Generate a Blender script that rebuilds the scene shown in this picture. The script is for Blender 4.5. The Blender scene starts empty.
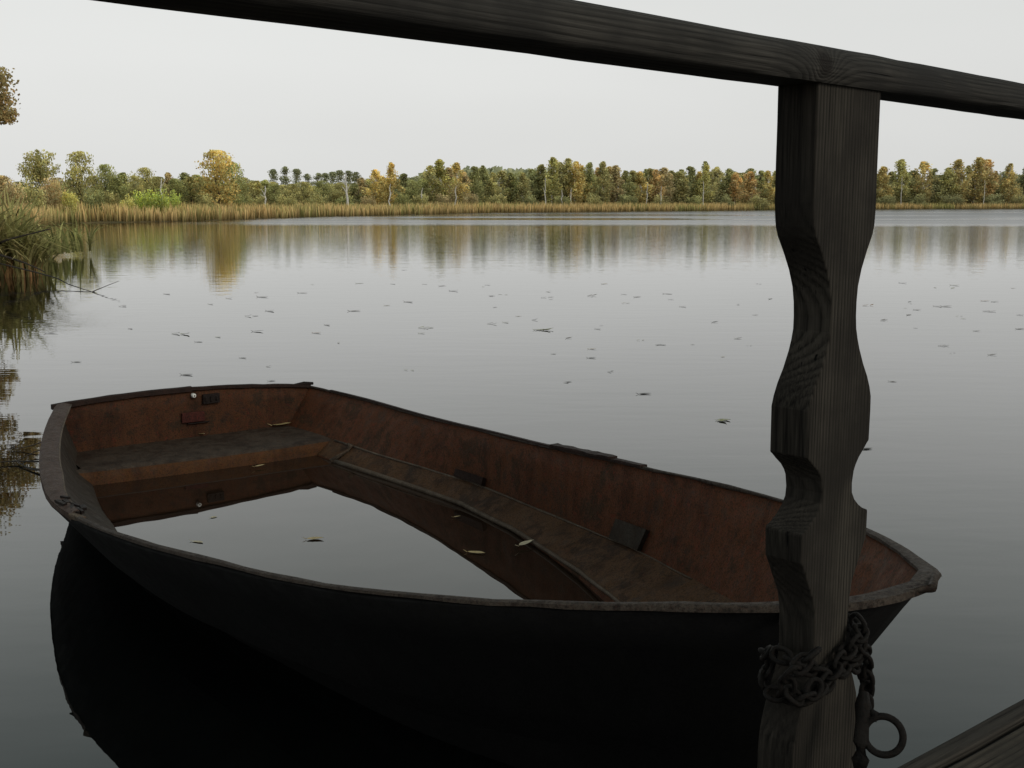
import bpy, bmesh, math, random
from mathutils import Vector, Matrix, noise
R = math.radians
rnd = random.Random(7)
scene = bpy.context.scene
COL = scene.collection

# ------------------------------------------------------------------ camera
F = 1080.0; HC = 1.25; PITCH = math.atan(180 / F)
CAM = Vector((0, 0, HC))
FW = Vector((0, math.cos(PITCH), -math.sin(PITCH)))
UP = Vector((0, math.sin(PITCH), math.cos(PITCH)))
def ray(px, py): return FW + Vector(((px - 512) / F, 0, 0)) + UP * ((384 - py) / F)
def at_z(px, py, z):
    r = ray(px, py); return CAM + r * ((z - HC) / r.z)
def at_y(px, py, y):
    r = ray(px, py); return CAM + r * (y / r.y)
cd = bpy.data.cameras.new('camera'); cam = bpy.data.objects.new('camera', cd); COL.objects.link(cam)
cam.location = CAM; cam.rotation_euler = (math.pi / 2 - PITCH, 0, 0)
cd.sensor_width = 36; cd.lens = 36 * F / 1024; cd.clip_start = 0.05; cd.clip_end = 6000
scene.camera = cam
scene.view_settings.view_transform = 'Standard'; scene.view_settings.look = 'None'
scene.view_settings.exposure = 0
scene.cycles.max_bounces = 6

# ------------------------------------------------------------------ world / sun
SUN_EL, SUN_AZ = R(30), R(132)      # azimuth clockwise from +Y : behind the viewer
w = bpy.data.worlds.new('World'); scene.world = w; w.use_nodes = True
nt = w.node_tree; N = nt.nodes; L = nt.links; N.clear()
out = N.new('ShaderNodeOutputWorld'); bg = N.new('ShaderNodeBackground'); bg.inputs[1].default_value = 0.1
sky = N.new('ShaderNodeTexSky'); sky.sky_type = 'NISHITA'; sky.sun_disc = False
sky.sun_elevation = SUN_EL; sky.sun_rotation = SUN_AZ; sky.dust_density = 4; sky.air_density = 1.2
tc = N.new('ShaderNodeTexCoord'); sep = N.new('ShaderNodeSeparateXYZ'); L.new(tc.outputs['Generated'], sep.inputs[0])
rp = N.new('ShaderNodeValToRGB'); L.new(sep.outputs[2], rp.inputs[0])
e = rp.color_ramp.elements; e[0].position = 0.0; e[0].color = (.735, .74, .728, 1); e[1].position = 1.0; e[1].color = (.30, .34, .345, 1)
x = e.new(.12); x.color = (.785, .79, .775, 1)
x = e.new(.21); x.color = (.775, .785, .765, 1)
x = e.new(.32); x.color = (.64, .675, .65, 1)
x = e.new(.48); x.color = (.34, .395, .380, 1)
cn = N.new('ShaderNodeTexNoise'); cn.inputs['Scale'].default_value = 1.6; cn.inputs['Detail'].default_value = 3
mpn = N.new('ShaderNodeMapping'); mpn.inputs['Scale'].default_value = (1, 1, 4)
L.new(tc.outputs['Generated'], mpn.inputs[0]); L.new(mpn.outputs[0], cn.inputs[0])
mr = N.new('ShaderNodeMapRange'); L.new(cn.outputs[0], mr.inputs[0]); mr.inputs[1].default_value = .3; mr.inputs[2].default_value = .7
mr.inputs[3].default_value = 9.6; mr.inputs[4].default_value = 10.3
xr = N.new('ShaderNodeMapRange'); L.new(sep.outputs[0], xr.inputs[0]); xr.inputs[1].default_value = -.5; xr.inputs[2].default_value = .5; xr.inputs[3].default_value = 1.03; xr.inputs[4].default_value = .92
xm = N.new('ShaderNodeMath'); xm.operation = 'MULTIPLY'; L.new(mr.outputs[0], xm.inputs[0]); L.new(xr.outputs[0], xm.inputs[1])
vm = N.new('ShaderNodeVectorMath'); vm.operation = 'SCALE'; L.new(rp.outputs[0], vm.inputs[0]); L.new(xm.outputs[0], vm.inputs['Scale'])
mx = N.new('ShaderNodeMix'); mx.data_type = 'RGBA'; mx.inputs[0].default_value = .96
L.new(sky.outputs[0], mx.inputs[6]); L.new(vm.outputs[0], mx.inputs[7])
L.new(mx.outputs[2], bg.inputs[0]); L.new(bg.outputs[0], out.inputs[0])
sd = bpy.data.lights.new('sun', 'SUN'); sd.energy = 1.1; sd.angle = R(22); sd.color = (1, .93, .8)
so = bpy.data.objects.new('sun', sd); COL.objects.link(so)
dirv = Vector((math.sin(SUN_AZ) * math.cos(SUN_EL), math.cos(SUN_AZ) * math.cos(SUN_EL), math.sin(SUN_EL)))
so.rotation_euler = dirv.to_track_quat('Z', 'Y').to_euler()

# ------------------------------------------------------------------ material helper
class M:
    def __init__(s, name):
        s.m = bpy.data.materials.new(name); s.m.use_nodes = True; s.t = s.m.node_tree; s.N = s.t.nodes; s.N.clear()
        s.out = s.N.new('ShaderNodeOutputMaterial')
    def n(s, ty, ins={}, **kw):
        o = s.N.new('ShaderNode' + ty)
        for k, v in kw.items(): setattr(o, k, v)
        for k, v in ins.items(): s.set(o, k, v)
        return o
    def set(s, o, k, v):
        i = o.inputs[k]
        if isinstance(v, bpy.types.NodeSocket): s.t.links.new(v, i)
        else: i.default_value = v
    def obj(s, scale=(1, 1, 1), rot=(0, 0, 0), kind='Object'):
        t = s.n('TexCoord'); mp = s.n('Mapping', {'Vector': t.outputs[kind], 'Scale': scale, 'Rotation': rot}); return mp.outputs[0]
    def noise(s, vec, scale, detail=4, rough=.55, dist=0):
        return s.n('TexNoise', {'Vector': vec, 'Scale': scale, 'Detail': detail, 'Roughness': rough, 'Distortion': dist}).outputs[0]
    def ramp(s, fac, stops):
        r = s.n('ValToRGB', {'Fac': fac}); e = r.color_ramp.elements
        e[0].position, e[0].color = stops[0][0], (*stops[0][1], 1); e[1].position, e[1].color = stops[-1][0], (*stops[-1][1], 1)
        for p, c in stops[1:-1]: q = e.new(p); q.color = (*c, 1)
        return r.outputs[0]
    def mix(s, fac, a, b, mode='MIX'):
        o = s.n('Mix', data_type='RGBA', blend_type=mode); s.set(o, 0, fac); s.set(o, 6, a if not isinstance(a, tuple) else (*a, 1)[:4]); s.set(o, 7, b if not isinstance(b, tuple) else (*b, 1)[:4]); return o.outputs[2]
    def math(s, op, a, b=0.0, c=0.0):
        o = s.n('Math', operation=op); s.set(o, 0, a); s.set(o, 1, b); s.set(o, 2, c); return o.outputs[0]
    def rng(s, v, a, b, c, d):
        return s.n('MapRange', {0: v, 1: a, 2: b, 3: c, 4: d}).outputs[0]
    def bump(s, h, strength=.5, dist=.01): return s.n('Bump', {'Height': h, 'Strength': strength, 'Distance': dist}).outputs[0]
    def pbr(s, col, rough=.7, normal=None, spec=.5, metal=0.0):
        p = s.n('BsdfPrincipled'); s.set(p, 'Base Color', col if not isinstance(col, tuple) else (*col, 1)[:4]); s.set(p, 'Roughness', rough)
        p.inputs['Specular IOR Level'].default_value = spec; p.inputs['Metallic'].default_value = metal
        if normal is not None: s.set(p, 'Normal', normal)
        s.t.links.new(p.outputs[0], s.out.inputs[0]); return s.m

def wood_material(name, lo, hi, along='z', knot=None, grey=(.1, .1, .1)):
    m = M(name)
    sc = {'z': (1, 1, .07), 'x': (.06, 1, 1)}[along]
    v = m.obj(sc)
    big = m.noise(v, 5, 2, .5)
    t = m.n('TexCoord'); sp = m.n('SeparateXYZ', {0: v})
    d = m.math('ADD', sp.outputs['X' if along == 'z' else 'Z'], m.math('MULTIPLY', sp.outputs['Y'], .45))
    c = m.math('ADD', m.math('MULTIPLY', d, 150), m.math('MULTIPLY', big, 9))
    if knot:
        dist = m.n('VectorMath', {0: t.outputs['Object'], 1: knot}, operation='DISTANCE').outputs['Value']
        kf = m.math('POWER', 2.718, m.math('MULTIPLY', dist, -42.0))
        c = m.math('ADD', c, m.math('MULTIPLY', kf, 9.0))
    ring = m.math('FRACT', c)
    ring = m.n('ValToRGB', {'Fac': ring}); e = ring.color_ramp.elements
    e[0].position = 0; e[0].color = (.25, .25, .25, 1); e[1].position = 1; e[1].color = (.2, .2, .2, 1); q = e.new(.6); q.color = (1, 1, 1, 1); q = e.new(.85); q.color = (.75, .75, .75, 1)
    ring = ring.outputs[0]
    fine = m.noise(m.obj({'z': (1, 1, .025), 'x': (.02, 1, 1)}[along]), 420, 3, .6)
    blot = m.noise(m.obj(), 9, 4, .6)
    crack = m.noise(m.obj({'z': (1, 1, .02), 'x': (.015, 1, 1)}[along]), 130, 2, .5)
    ck = m.rng(crack, .27, .31, 0.0, .6)
    f1 = m.math('ADD', m.math('MULTIPLY', ring, m.rng(m.noise(v, 11, 2, .5), .35, .65, .12, .5)), m.math('MULTIPLY', fine, .65))
    col = m.ramp(f1, [(.28, lo), (.72, hi)])
    col = m.mix(m.rng(blot, .40, .62, 0, .8), col, grey)
    col = m.mix(ck, (lo[0] * .3, lo[1] * .3, lo[2] * .3), col)
    if knot:
        col = m.mix(m.rng(dist, .010, .018, .75, 0.0), col, (.012, .010, .009))
    h = m.math('ADD', m.math('MULTIPLY', f1, .8), m.math('MULTIPLY', ck, .8))
    return m.pbr(col, .9, m.bump(h, .9, .0022), .12)

MAT = {}
MAT['post'] = wood_material('weathered_post_wood', (.004, .0036, .0032), (.084, .074, .061), 'z', None, (.026, .0228, .0195))
MAT['rail'] = wood_material('weathered_rail_wood', (.007, .0065, .0059), (.098, .091, .081), 'x', (-.085, -.010, 1.398), (.036, .0345, .033))
MAT['deck'] = wood_material('weathered_deck_wood', (.016, .0135, .011), (.105, .090, .070), 'x', None, (.045, .040, .034))
MAT['end_board'] = wood_material('weathered_edge_wood', (.016, .014, .012), (.085, .076, .065), 'x', None, (.055, .050, .044))

def rust(name, cols, scale=6, rough=.65, bump=.5, grime=True, fleck=(.16, .03, .02)):
    m = M(name); v = m.obj()
    a = m.noise(v, scale, 6, .68, .6); b = m.noise(v, scale * 4.3, 5, .7, .2); c = m.noise(v, scale * 26, 4, .7)
    st = m.noise(m.obj((1, 1, .18)), scale * 2.2, 4, .6)
    f = m.math('ADD', m.math('MULTIPLY', a, .5), m.math('ADD', m.math('MULTIPLY', b, .3), m.math('MULTIPLY', c, .2)))
    n = len(cols); col = m.ramp(f, [(.33 + .34 * i / (n - 1), cc) for i, cc in enumerate(cols)])
    col = m.mix(m.rng(st, .50, .72, 0, .55), col, tuple(q * .42 for q in cols[0]))
    col = m.mix(m.rng(m.noise(v, scale * 9, 3, .6), .60, .70, 0, .5), col, fleck)
    sp_ = m.noise(v, 260, 2, .6); sp2 = m.noise(v, 190, 2, .6)
    col = m.mix(m.rng(sp_, .52, .68, 0, .38), col, tuple(min(1, q * 1.3) for q in fleck))
    col = m.mix(m.rng(sp2, .50, .66, 0, .6), col, tuple(q * .35 for q in cols[0]))
    col = m.mix(m.rng(c, .62, .70, 0, .5), col, (.012, .010, .009))
    return m.pbr(col, m.rng(b, .3, .7, rough - .15, rough + .2), m.bump(f, bump, .006), .14)
MAT['inner'] = rust('rusty_brown_inner_paint', [(.012, .009, .007), (.046, .025, .013), (.088, .033, .014), (.032, .022, .013), (.098, .052, .021)], 4.6, .75, 1.3, fleck=(.13, .022, .011))
MAT['inner_ochre'] = rust('ochre_transom_paint', [(.010, .008, .006), (.034, .019, .011), (.068, .029, .013), (.026, .020, .013), (.080, .043, .019)], 5.0, .75, 1.2, fleck=(.10, .018, .012))
MAT['ledge'] = rust('stained_ledge', [(.012, .009, .007), (.042, .024, .013), (.078, .040, .018), (.028, .018, .012), (.072, .048, .028)], 4.2, .7, 1.2, fleck=(.07, .026, .014))
MAT['inner_grey'] = rust('grey_brown_side_paint', [(.020, .018, .015), (.040, .034, .027), (.030, .022, .016), (.050, .044, .036)], 5, fleck=(.045, .022, .014))
MAT['outer'] = rust('black_tarred_hull', [(.0022, .0022, .0024), (.004, .004, .0042), (.006, .0058, .0055)], 5, .9, .3, fleck=(.005, .0045, .004))
MAT['bench'] = rust('worn_bench_top', [(.013, .010, .008), (.032, .023, .017), (.058, .045, .034), (.042, .022, .013)], 8, fleck=(.07, .028, .013))
MAT['bench_front'] = rust('ochre_bench_front', [(.018, .011, .007), (.052, .024, .010), (.080, .036, .013), (.032, .018, .010)], 6, .7, 1.0, fleck=(.09, .020, .012))
MAT['gunwale'] = rust('worn_grey_gunwale', [(.008, .006, .005), (.022, .016, .012), (.060, .048, .038), (.014, .009, .007), (.036, .027, .020)], 18, bump=1.0, fleck=(.035, .015, .010))
MAT['plate'] = rust('pinkish_grey_rim_plate', [(.020, .013, .010), (.052, .032, .025), (.085, .062, .050), (.028, .017, .013)], 15, bump=1.0, fleck=(.085, .030, .022))
MAT['cap'] = rust('dark_brown_cap', [(.010, .007, .006), (.024, .014, .011), (.038, .021, .016)], 14, bump=.9, fleck=(.04, .016, .012))
MAT['dark_metal'] = rust('dark_rusty_metal', [(.006, .0055, .005), (.014, .010, .009), (.024, .016, .012)], 30, .6, .9, fleck=(.028, .014, .010))
MAT['rib'] = rust('scuffed_rib', [(.045, .032, .022), (.10, .078, .058), (.16, .135, .105)], 9, .7, 1.0, fleck=(.08, .04, .022))
MAT['red_paint'] = rust('faded_red_paint', [(.022, .010, .008), (.050, .014, .011), (.028, .015, .012)], 20)
m = M('white_enamel'); MAT['white'] = m.pbr((.75, .75, .72), .35)

# lake water
def water_material(name, ripple=True, body=(.0020, .0026, .0025)):
    m = M(name); v = m.obj(kind='Object')
    if ripple:
        g = m.n('NewGeometry'); sp = m.n('SeparateXYZ', {0: g.outputs['Position']}); y = sp.outputs['Y']
        near = m.noise(m.obj((.7, 1.6, 1)), 1.1, 3, .5)
        mid = m.noise(m.obj((.6, 2.0, 1)), 2.6, 3, .55)
        far = m.noise(m.obj((.5, 1.8, 1)), 1.9, 2, .5)
        # wind-ruffled bands far out on the lake
        band = m.noise(m.obj((.010, .045, 1)), 1.0, 3, .5, .5)
        dist_mask = m.rng(y, 60, 74, 0, 1)
        side = m.rng(m.math('ADD', sp.outputs['X'], m.math('MULTIPLY', m.math('SUBTRACT', y, 80.0), .12)), -26, -17, 0, 1)
        ruff = m.math('MULTIPLY', dist_mask, m.math('ADD', m.math('MULTIPLY', m.rng(band, .40, .52, 0, 1), .55), .45))
        right = m.math('MULTIPLY', m.rng(m.math('SUBTRACT', sp.outputs['X'], m.math('MULTIPLY', y, .22)), -3, 7, 0, 1), m.rng(y, 18, 50, 0, .25))
        calm = m.math('MULTIPLY', m.math('MULTIPLY', m.rng(y, 84, 88, 0, 1), m.rng(y, 96, 101, 1, 0)), m.rng(m.math('ABSOLUTE', m.math('ADD', sp.outputs['X'], m.math('MULTIPLY', band, -8.0))), 9, 15, 1, 0))
        ruff = m.math('ADD', m.math('MULTIPLY', ruff, m.math('ADD', .04, m.math('MULTIPLY', side, 1.0))), right)
        ruff = m.math('MULTIPLY', ruff, m.math('SUBTRACT', 1.0, m.math('MULTIPLY', calm, .85)))
        b1 = m.n('Bump', {'Height': near, 'Strength': 1.0, 'Distance': .0018})
        b2 = m.n('Bump', {'Height': mid, 'Strength': 1.0, 'Distance': m.rng(y, 5, 60, .0005, .0060), 'Normal': b1.outputs[0]})
        b3 = m.n('Bump', {'Height': far, 'Strength': 1.0, 'Distance': m.math('MULTIPLY', ruff, .014), 'Normal': b2.outputs[0]})
        nm = b3.outputs[0]; rgh = m.math('ADD', .012, m.math('MULTIPLY', ruff, .24))
    else:
        nm = m.bump(m.noise(v, 2.2, 2, .5), 1.0, .0012); rgh = .012
    dust = m.noise(v, 7, 5, .7)
    p = m.pbr(m.ramp(dust, [(.4, body), (.75, tuple(c * 1.5 for c in body))]), rgh, nm, .5)
    m.N[-1]
    for n_ in m.N:
        if n_.type == 'BSDF_PRINCIPLED': n_.inputs['IOR'].default_value = 1.78
    return p
MAT['lake'] = water_material('lake_water')
MAT['bilge'] = water_material('still_bilge_water', False, (.014, .0085, .0055))

def foliage_material(name, rough=.8, trans=.35):
    m = M(name)
    oi = m.n('ObjectInfo'); g = m.n('NewGeometry'); at = m.n('Attribute', attribute_name='shade')
    ri = g.outputs['Random Per Island']
    base = oi.outputs['Color']
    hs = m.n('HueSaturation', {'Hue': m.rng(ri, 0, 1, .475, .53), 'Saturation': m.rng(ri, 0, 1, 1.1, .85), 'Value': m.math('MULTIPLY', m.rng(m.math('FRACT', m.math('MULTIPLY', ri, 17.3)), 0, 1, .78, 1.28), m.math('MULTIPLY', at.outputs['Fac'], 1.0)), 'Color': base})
    d = m.n('BsdfDiffuse', {'Color': hs.outputs[0]}); t = m.n('BsdfTranslucent', {'Color': hs.outputs[0]})
    s = m.n('MixShader', {0: trans, 1: d.outputs[0], 2: t.outputs[0]}); m.t.links.new(s.outputs[0], m.out.inputs[0]); return m.m
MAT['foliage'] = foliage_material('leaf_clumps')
m = M('white_birch_bark'); v = m.obj((1, 1, 3))
MAT['birch_bark'] = m.pbr(m.ramp(m.noise(v, 9, 3, .6), [(.38, (.05, .045, .04)), (.46, (.70, .67, .62)), (.8, (.85, .82, .77))]), .8)
m = M('brown_bark'); MAT['bark'] = m.pbr(m.ramp(m.noise(m.obj((1, 1, .2)), 12, 4), [(.3, (.045, .035, .028)), (.7, (.12, .095, .075))]), .9)
m = M('orange_pine_bark'); MAT['pine_bark'] = m.pbr(m.ramp(m.noise(m.obj((1, 1, .3)), 12, 4), [(.3, (.10, .06, .04)), (.7, (.22, .13, .08))]), .9)
m = M('dry_twig'); MAT['twig'] = m.pbr(m.ramp(m.noise(m.obj(), 20, 3), [(.3, (.02, .016, .013)), (.7, (.06, .048, .038))]), .9)

m = M('meadow_ground'); v = m.obj()
MAT['ground'] = m.pbr(m.ramp(m.noise(v, .35, 6, .65), [(.3, (.05, .05, .02)), (.5, (.12, .09, .035)), (.7, (.16, .11, .045))]), .95, m.bump(m.noise(v, 3, 4), .6, .2))
m = M('far_wood_hill'); v = m.obj()
MAT['hill'] = m.pbr(m.ramp(m.noise(v, .06, 6, .7), [(.3, (.05, .065, .045)), (.7, (.10, .115, .06))]), .95)

def reed_material(name, pal):
    m = M(name); g = m.n('NewGeometry'); ri = g.outputs['Random Per Island']
    patch = m.noise(m.obj((.10, .05, .0)), 1.0, 4, .6)
    f = m.math('ADD', m.math('MULTIPLY', patch, .85), m.math('MULTIPLY', ri, .18))
    col = m.ramp(f, [(.36 + .36 * i / (len(pal) - 1), c) for i, c in enumerate(pal)])
    at = m.n('Attribute', attribute_name='shade')
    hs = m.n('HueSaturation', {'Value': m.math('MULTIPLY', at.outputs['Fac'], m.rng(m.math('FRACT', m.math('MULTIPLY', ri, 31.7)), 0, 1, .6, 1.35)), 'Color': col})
    d = m.n('BsdfDiffuse', {'Color': hs.outputs[0]}); t = m.n('BsdfTranslucent', {'Color': hs.outputs[0]})
    s = m.n('MixShader', {0: .3, 1: d.outputs[0], 2: t.outputs[0]}); m.t.links.new(s.outputs[0], m.out.inputs[0]); return m.m
MAT['reeds'] = reed_material('autumn_reeds', [(.42, .44, .16), (.62, .52, .22), (.85, .60, .28), (.72, .55, .26), (.44, .44, .17)])
MAT['near_reeds'] = reed_material('green_reeds', [(.34, .36, .13), (.44, .42, .17), (.56, .48, .22), (.72, .56, .30)])
MAT['red_stems'] = reed_material('red_brown_stems', [(.42, .20, .11), (.52, .31, .14), (.38, .30, .15)])

# ------------------------------------------------------------------ object helpers
def tag(o, label=None, cat=None, group=None, kind=None):
    if label: o['label'] = label
    if cat: o['category'] = cat
    if group: o['group'] = group
    if kind: o['kind'] = kind
    return o
def empty(name, loc=(0, 0, 0)):
    o = bpy.data.objects.new(name, None); COL.objects.link(o); o.location = loc; o.empty_display_size = .1; return o
def mesh_obj(name, verts, faces, mat, parent=None, smooth=False, attr=None, sharp=None):
    """verts given in the parent's frame (world when there is no parent)"""
    me = bpy.data.meshes.new(name); me.from_pydata([tuple(v) for v in verts], [], faces)
    for mm in (mat if isinstance(mat, (list, tuple)) else [mat]): me.materials.append(mm)
    if smooth:
        for p in me.polygons: p.use_smooth = True
        if sharp: me.set_sharp_from_angle(angle=R(sharp))
    if attr is not None:
        a = me.attributes.new('shade', 'FLOAT', 'POINT'); a.data.foreach_set('value', attr)
    o = bpy.data.objects.new(name, me); COL.objects.link(o)
    if parent: o.parent = parent
    return o
def tube(path, radii, seg=7, V=None, Fc=None):
    """rounded tube along a path, appended to V / Fc"""
    V = [] if V is None else V; Fc = [] if Fc is None else Fc
    n = len(path); b = len(V)
    for i, p in enumerate(path):
        p = Vector(p); a = Vector(path[max(i - 1, 0)]); c = Vector(path[min(i + 1, n - 1)]); t = (c - a)
        t = t.normalized() if t.length > 1e-9 else Vector((0, 0, 1))
        ref = Vector((0, 0, 1)) if abs(t.z) < .9 else Vector((1, 0, 0))
        u = t.cross(ref).normalized(); v = t.cross(u)
        r = radii[i] if isinstance(radii, (list, tuple)) else radii
        for k in range(seg):
            an = 2 * math.pi * k / seg; V.append(p + u * (r * math.cos(an)) + v * (r * math.sin(an)))
    for i in range(n - 1):
        for k in range(seg):
            k2 = (k + 1) % seg; Fc.append((b + i * seg + k, b + i * seg + k2, b + (i + 1) * seg + k2, b + (i + 1) * seg + k))
    Fc.append(tuple(b + k for k in range(seg))[::-1]); Fc.append(tuple(b + (n - 1) * seg + k for k in range(seg)))
    return V, Fc
def catmull(pts, sub=4):
    pts = [Vector(p) for p in pts]; o = []
    for i in range(len(pts) - 1):
        p0 = pts[max(i - 1, 0)]; p1 = pts[i]; p2 = pts[i + 1]; p3 = pts[min(i + 2, len(pts) - 1)]
        for k in range(sub):
            t = k / sub
            o.append(.5 * ((2 * p1) + (p2 - p0) * t + (2 * p0 - 5 * p1 + 4 * p2 - p3) * t * t + (3 * p1 - p0 - 3 * p2 + p3) * t ** 3))
    o.append(pts[-1]); return o
def sweep(path, prof, side=None):
    """prof(i, n) -> list of (out, up) offsets; 'out' is horizontal, to the right of travel"""
    V = []; Fc = []; n = len(path)
    for i, p in enumerate(path):
        a = path[max(i - 1, 0)]; c = path[min(i + 1, n - 1)]; t = (c - a); t.z = 0; t.normalize()
        o_ = Vector((t.y, -t.x, 0)); pr = prof(i, n); k = len(pr)
        for (x_, z_) in pr: V.append(p + o_ * x_ + Vector((0, 0, z_)))
    for i in range(n - 1):
        for j in range(k):
            j2 = (j + 1) % k; Fc.append((i * k + j, (i + 1) * k + j, (i + 1) * k + j2, i * k + j2))
    Fc.append(tuple(range(k))); Fc.append(tuple((n - 1) * k + j for j in range(k))[::-1])
    return V, Fc
def rel(V, root): 
    l = Vector(root.location); return [Vector(v) - l for v in V]
def jit(V, amp, sc):
    return [Vector(v) + amp * noise.noise_vector(Vector(v) * sc) for v in V]
def bevel(o, wd, seg=2):
    b = o.modifiers.new('bevel', 'BEVEL'); b.width = wd; b.segments = seg; b.limit_method = 'ANGLE'; b.angle_limit = R(35)
def box(V, Fc, fr, a, b):
    """box between local corners a and b mapped by fr(x,y,z)"""
    s = len(V)
    for i in range(8): V.append(fr(*( (a, b)[(i >> k) & 1][k] for k in range(3))))
    for q in ((0, 2, 3, 1), (4, 5, 7, 6), (0, 1, 5, 4), (2, 6, 7, 3), (0, 4, 6, 2), (1, 3, 7, 5)): Fc.append(tuple(s + j for j in q))

# ------------------------------------------------------------------ setting: water and land
lake = mesh_obj('lake_water', [(-1500, -400, 0), (1500, -400, 0), (1500, 2500, 0), (-1500, 2500, 0)], [(0, 1, 2, 3)], MAT['lake']); tag(lake, kind='structure')
SHORE = [(-4.2, -60), (-4.6, 0), (-5.6, 7), (-7.6, 13), (-9.5, 17.5), (-11.6, 22), (-16.5, 36), (-24, 54), (-28.7, 70.9), (-25.5, 76.9), (-22.3, 86.5), (-19.9, 102.6), (-12.9, 125.9), (-1.7, 154), (13.9, 173.2), (34, 198), (56.6, 231), (84.8, 252.1), (129.8, 277.3), (200, 300), (330, 320), (520, 300)]
def shore_y(x, base=76.9):
    pass
SH = catmull([Vector((a, b, 0)) for a, b in SHORE], 6)
V = []; Fc = []
INL = [(0, -.35), (.6, .02), (2.5, .12), (9, .3), (30, .7), (120, 1.6), (500, 5), (1600, 9)]
nS = len(SH)
for i, p in enumerate(SH):
    a = SH[max(i - 1, 0)]; c = SH[min(i + 1, nS - 1)]; t = (c - a).normalized(); nl = Vector((-t.y, t.x, 0))
    f_ = i / (nS - 1)
    far_dir = Vector((-1 + 1.2 * f_, .25 + .9 * f_, 0)).normalized()
    for (d, z) in INL:
        k = min(1, d / 60.0); dr = (nl * (1 - k) + far_dir * k).normalized()
        q = p + dr * (d - .5); q.z = z + (.06 * noise.noise(q * .3) if 0 < z < 3 else 0); V.append(q)
kk = len(INL)
for i in range(nS - 1):
    for j in range(kk - 1): Fc.append((i * kk + j, (i + 1) * kk + j, (i + 1) * kk + j + 1, i * kk + j + 1))
land = mesh_obj('ground', V, Fc, MAT['ground'], smooth=True); tag(land, kind='structure')

# ------------------------------------------------------------------ reeds along the far shore (stuff)
def blade_field(name, pts_fn, n, hmin, hmax, wd, mat, seed):
    r = random.Random(seed); V = []; Fc = []; A = []
    for _ in range(n):
        p, hs = pts_fn(r)
        h = r.uniform(hmin, hmax) * hs; an = r.uniform(0, math.pi); ww = wd * r.uniform(.6, 1.4)
        dx, dy = math.cos(an) * ww / 2, math.sin(an) * ww / 2; lx, ly = r.gauss(0, .12) * h, r.gauss(0, .12) * h
        b = len(V)
        V += [(p.x - dx, p.y - dy, p.z - .1), (p.x + dx, p.y + dy, p.z - .1), (p.x + dx * .8 + lx * .5, p.y + dy * .8 + ly * .5, p.z + h * .6), (p.x - dx * .8 + lx * .5, p.y - dy * .8 + ly * .5, p.z + h * .6), (p.x + lx, p.y + ly, p.z + h)]
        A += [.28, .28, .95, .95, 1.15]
        Fc += [(b, b + 1, b + 2, b + 3), (b + 3, b + 2, b + 4)]
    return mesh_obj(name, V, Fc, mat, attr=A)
SHF = [p for p in SH if p.y > 60]
cum = [0]
for a, b in zip(SHF, SHF[1:]): cum.append(cum[-1] + (b - a).length * (1.0 if b.x < 60 else .8 if b.x < 140 else .25) / (1 + b.y / 140.0))
def reed_pt(r):
    s = r.uniform(0, cum[-1]); i = 0
    while cum[i + 1] < s and i < len(cum) - 2: i += 1
    f_ = (s - cum[i]) / max(1e-6, cum[i + 1] - cum[i]); a, b = SHF[i], SHF[i + 1]; p = a.lerp(b, f_); t = (b - a).normalized(); nl = Vector((-t.y, t.x, 0))
    d = abs(r.gauss(0, 1)) * 4.5 if r.random() < .6 else r.uniform(0, 16)
    clump = noise.noise(Vector((p.x * .35, p.y * .35, 3.1)))
    d += .5 + max(0, clump) * 1.5
    q = p + nl * (d - .6); q.z = .03 + min(.5, d * .035)
    return q, .80 + .28 * clump + min(.15, p.y / 900) + .0011 * max(0, p.y - 70)
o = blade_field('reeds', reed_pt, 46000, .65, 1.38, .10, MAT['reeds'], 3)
tag(o, 'belt of straw and green reeds along the far shore', 'reeds', kind='stuff')

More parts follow.
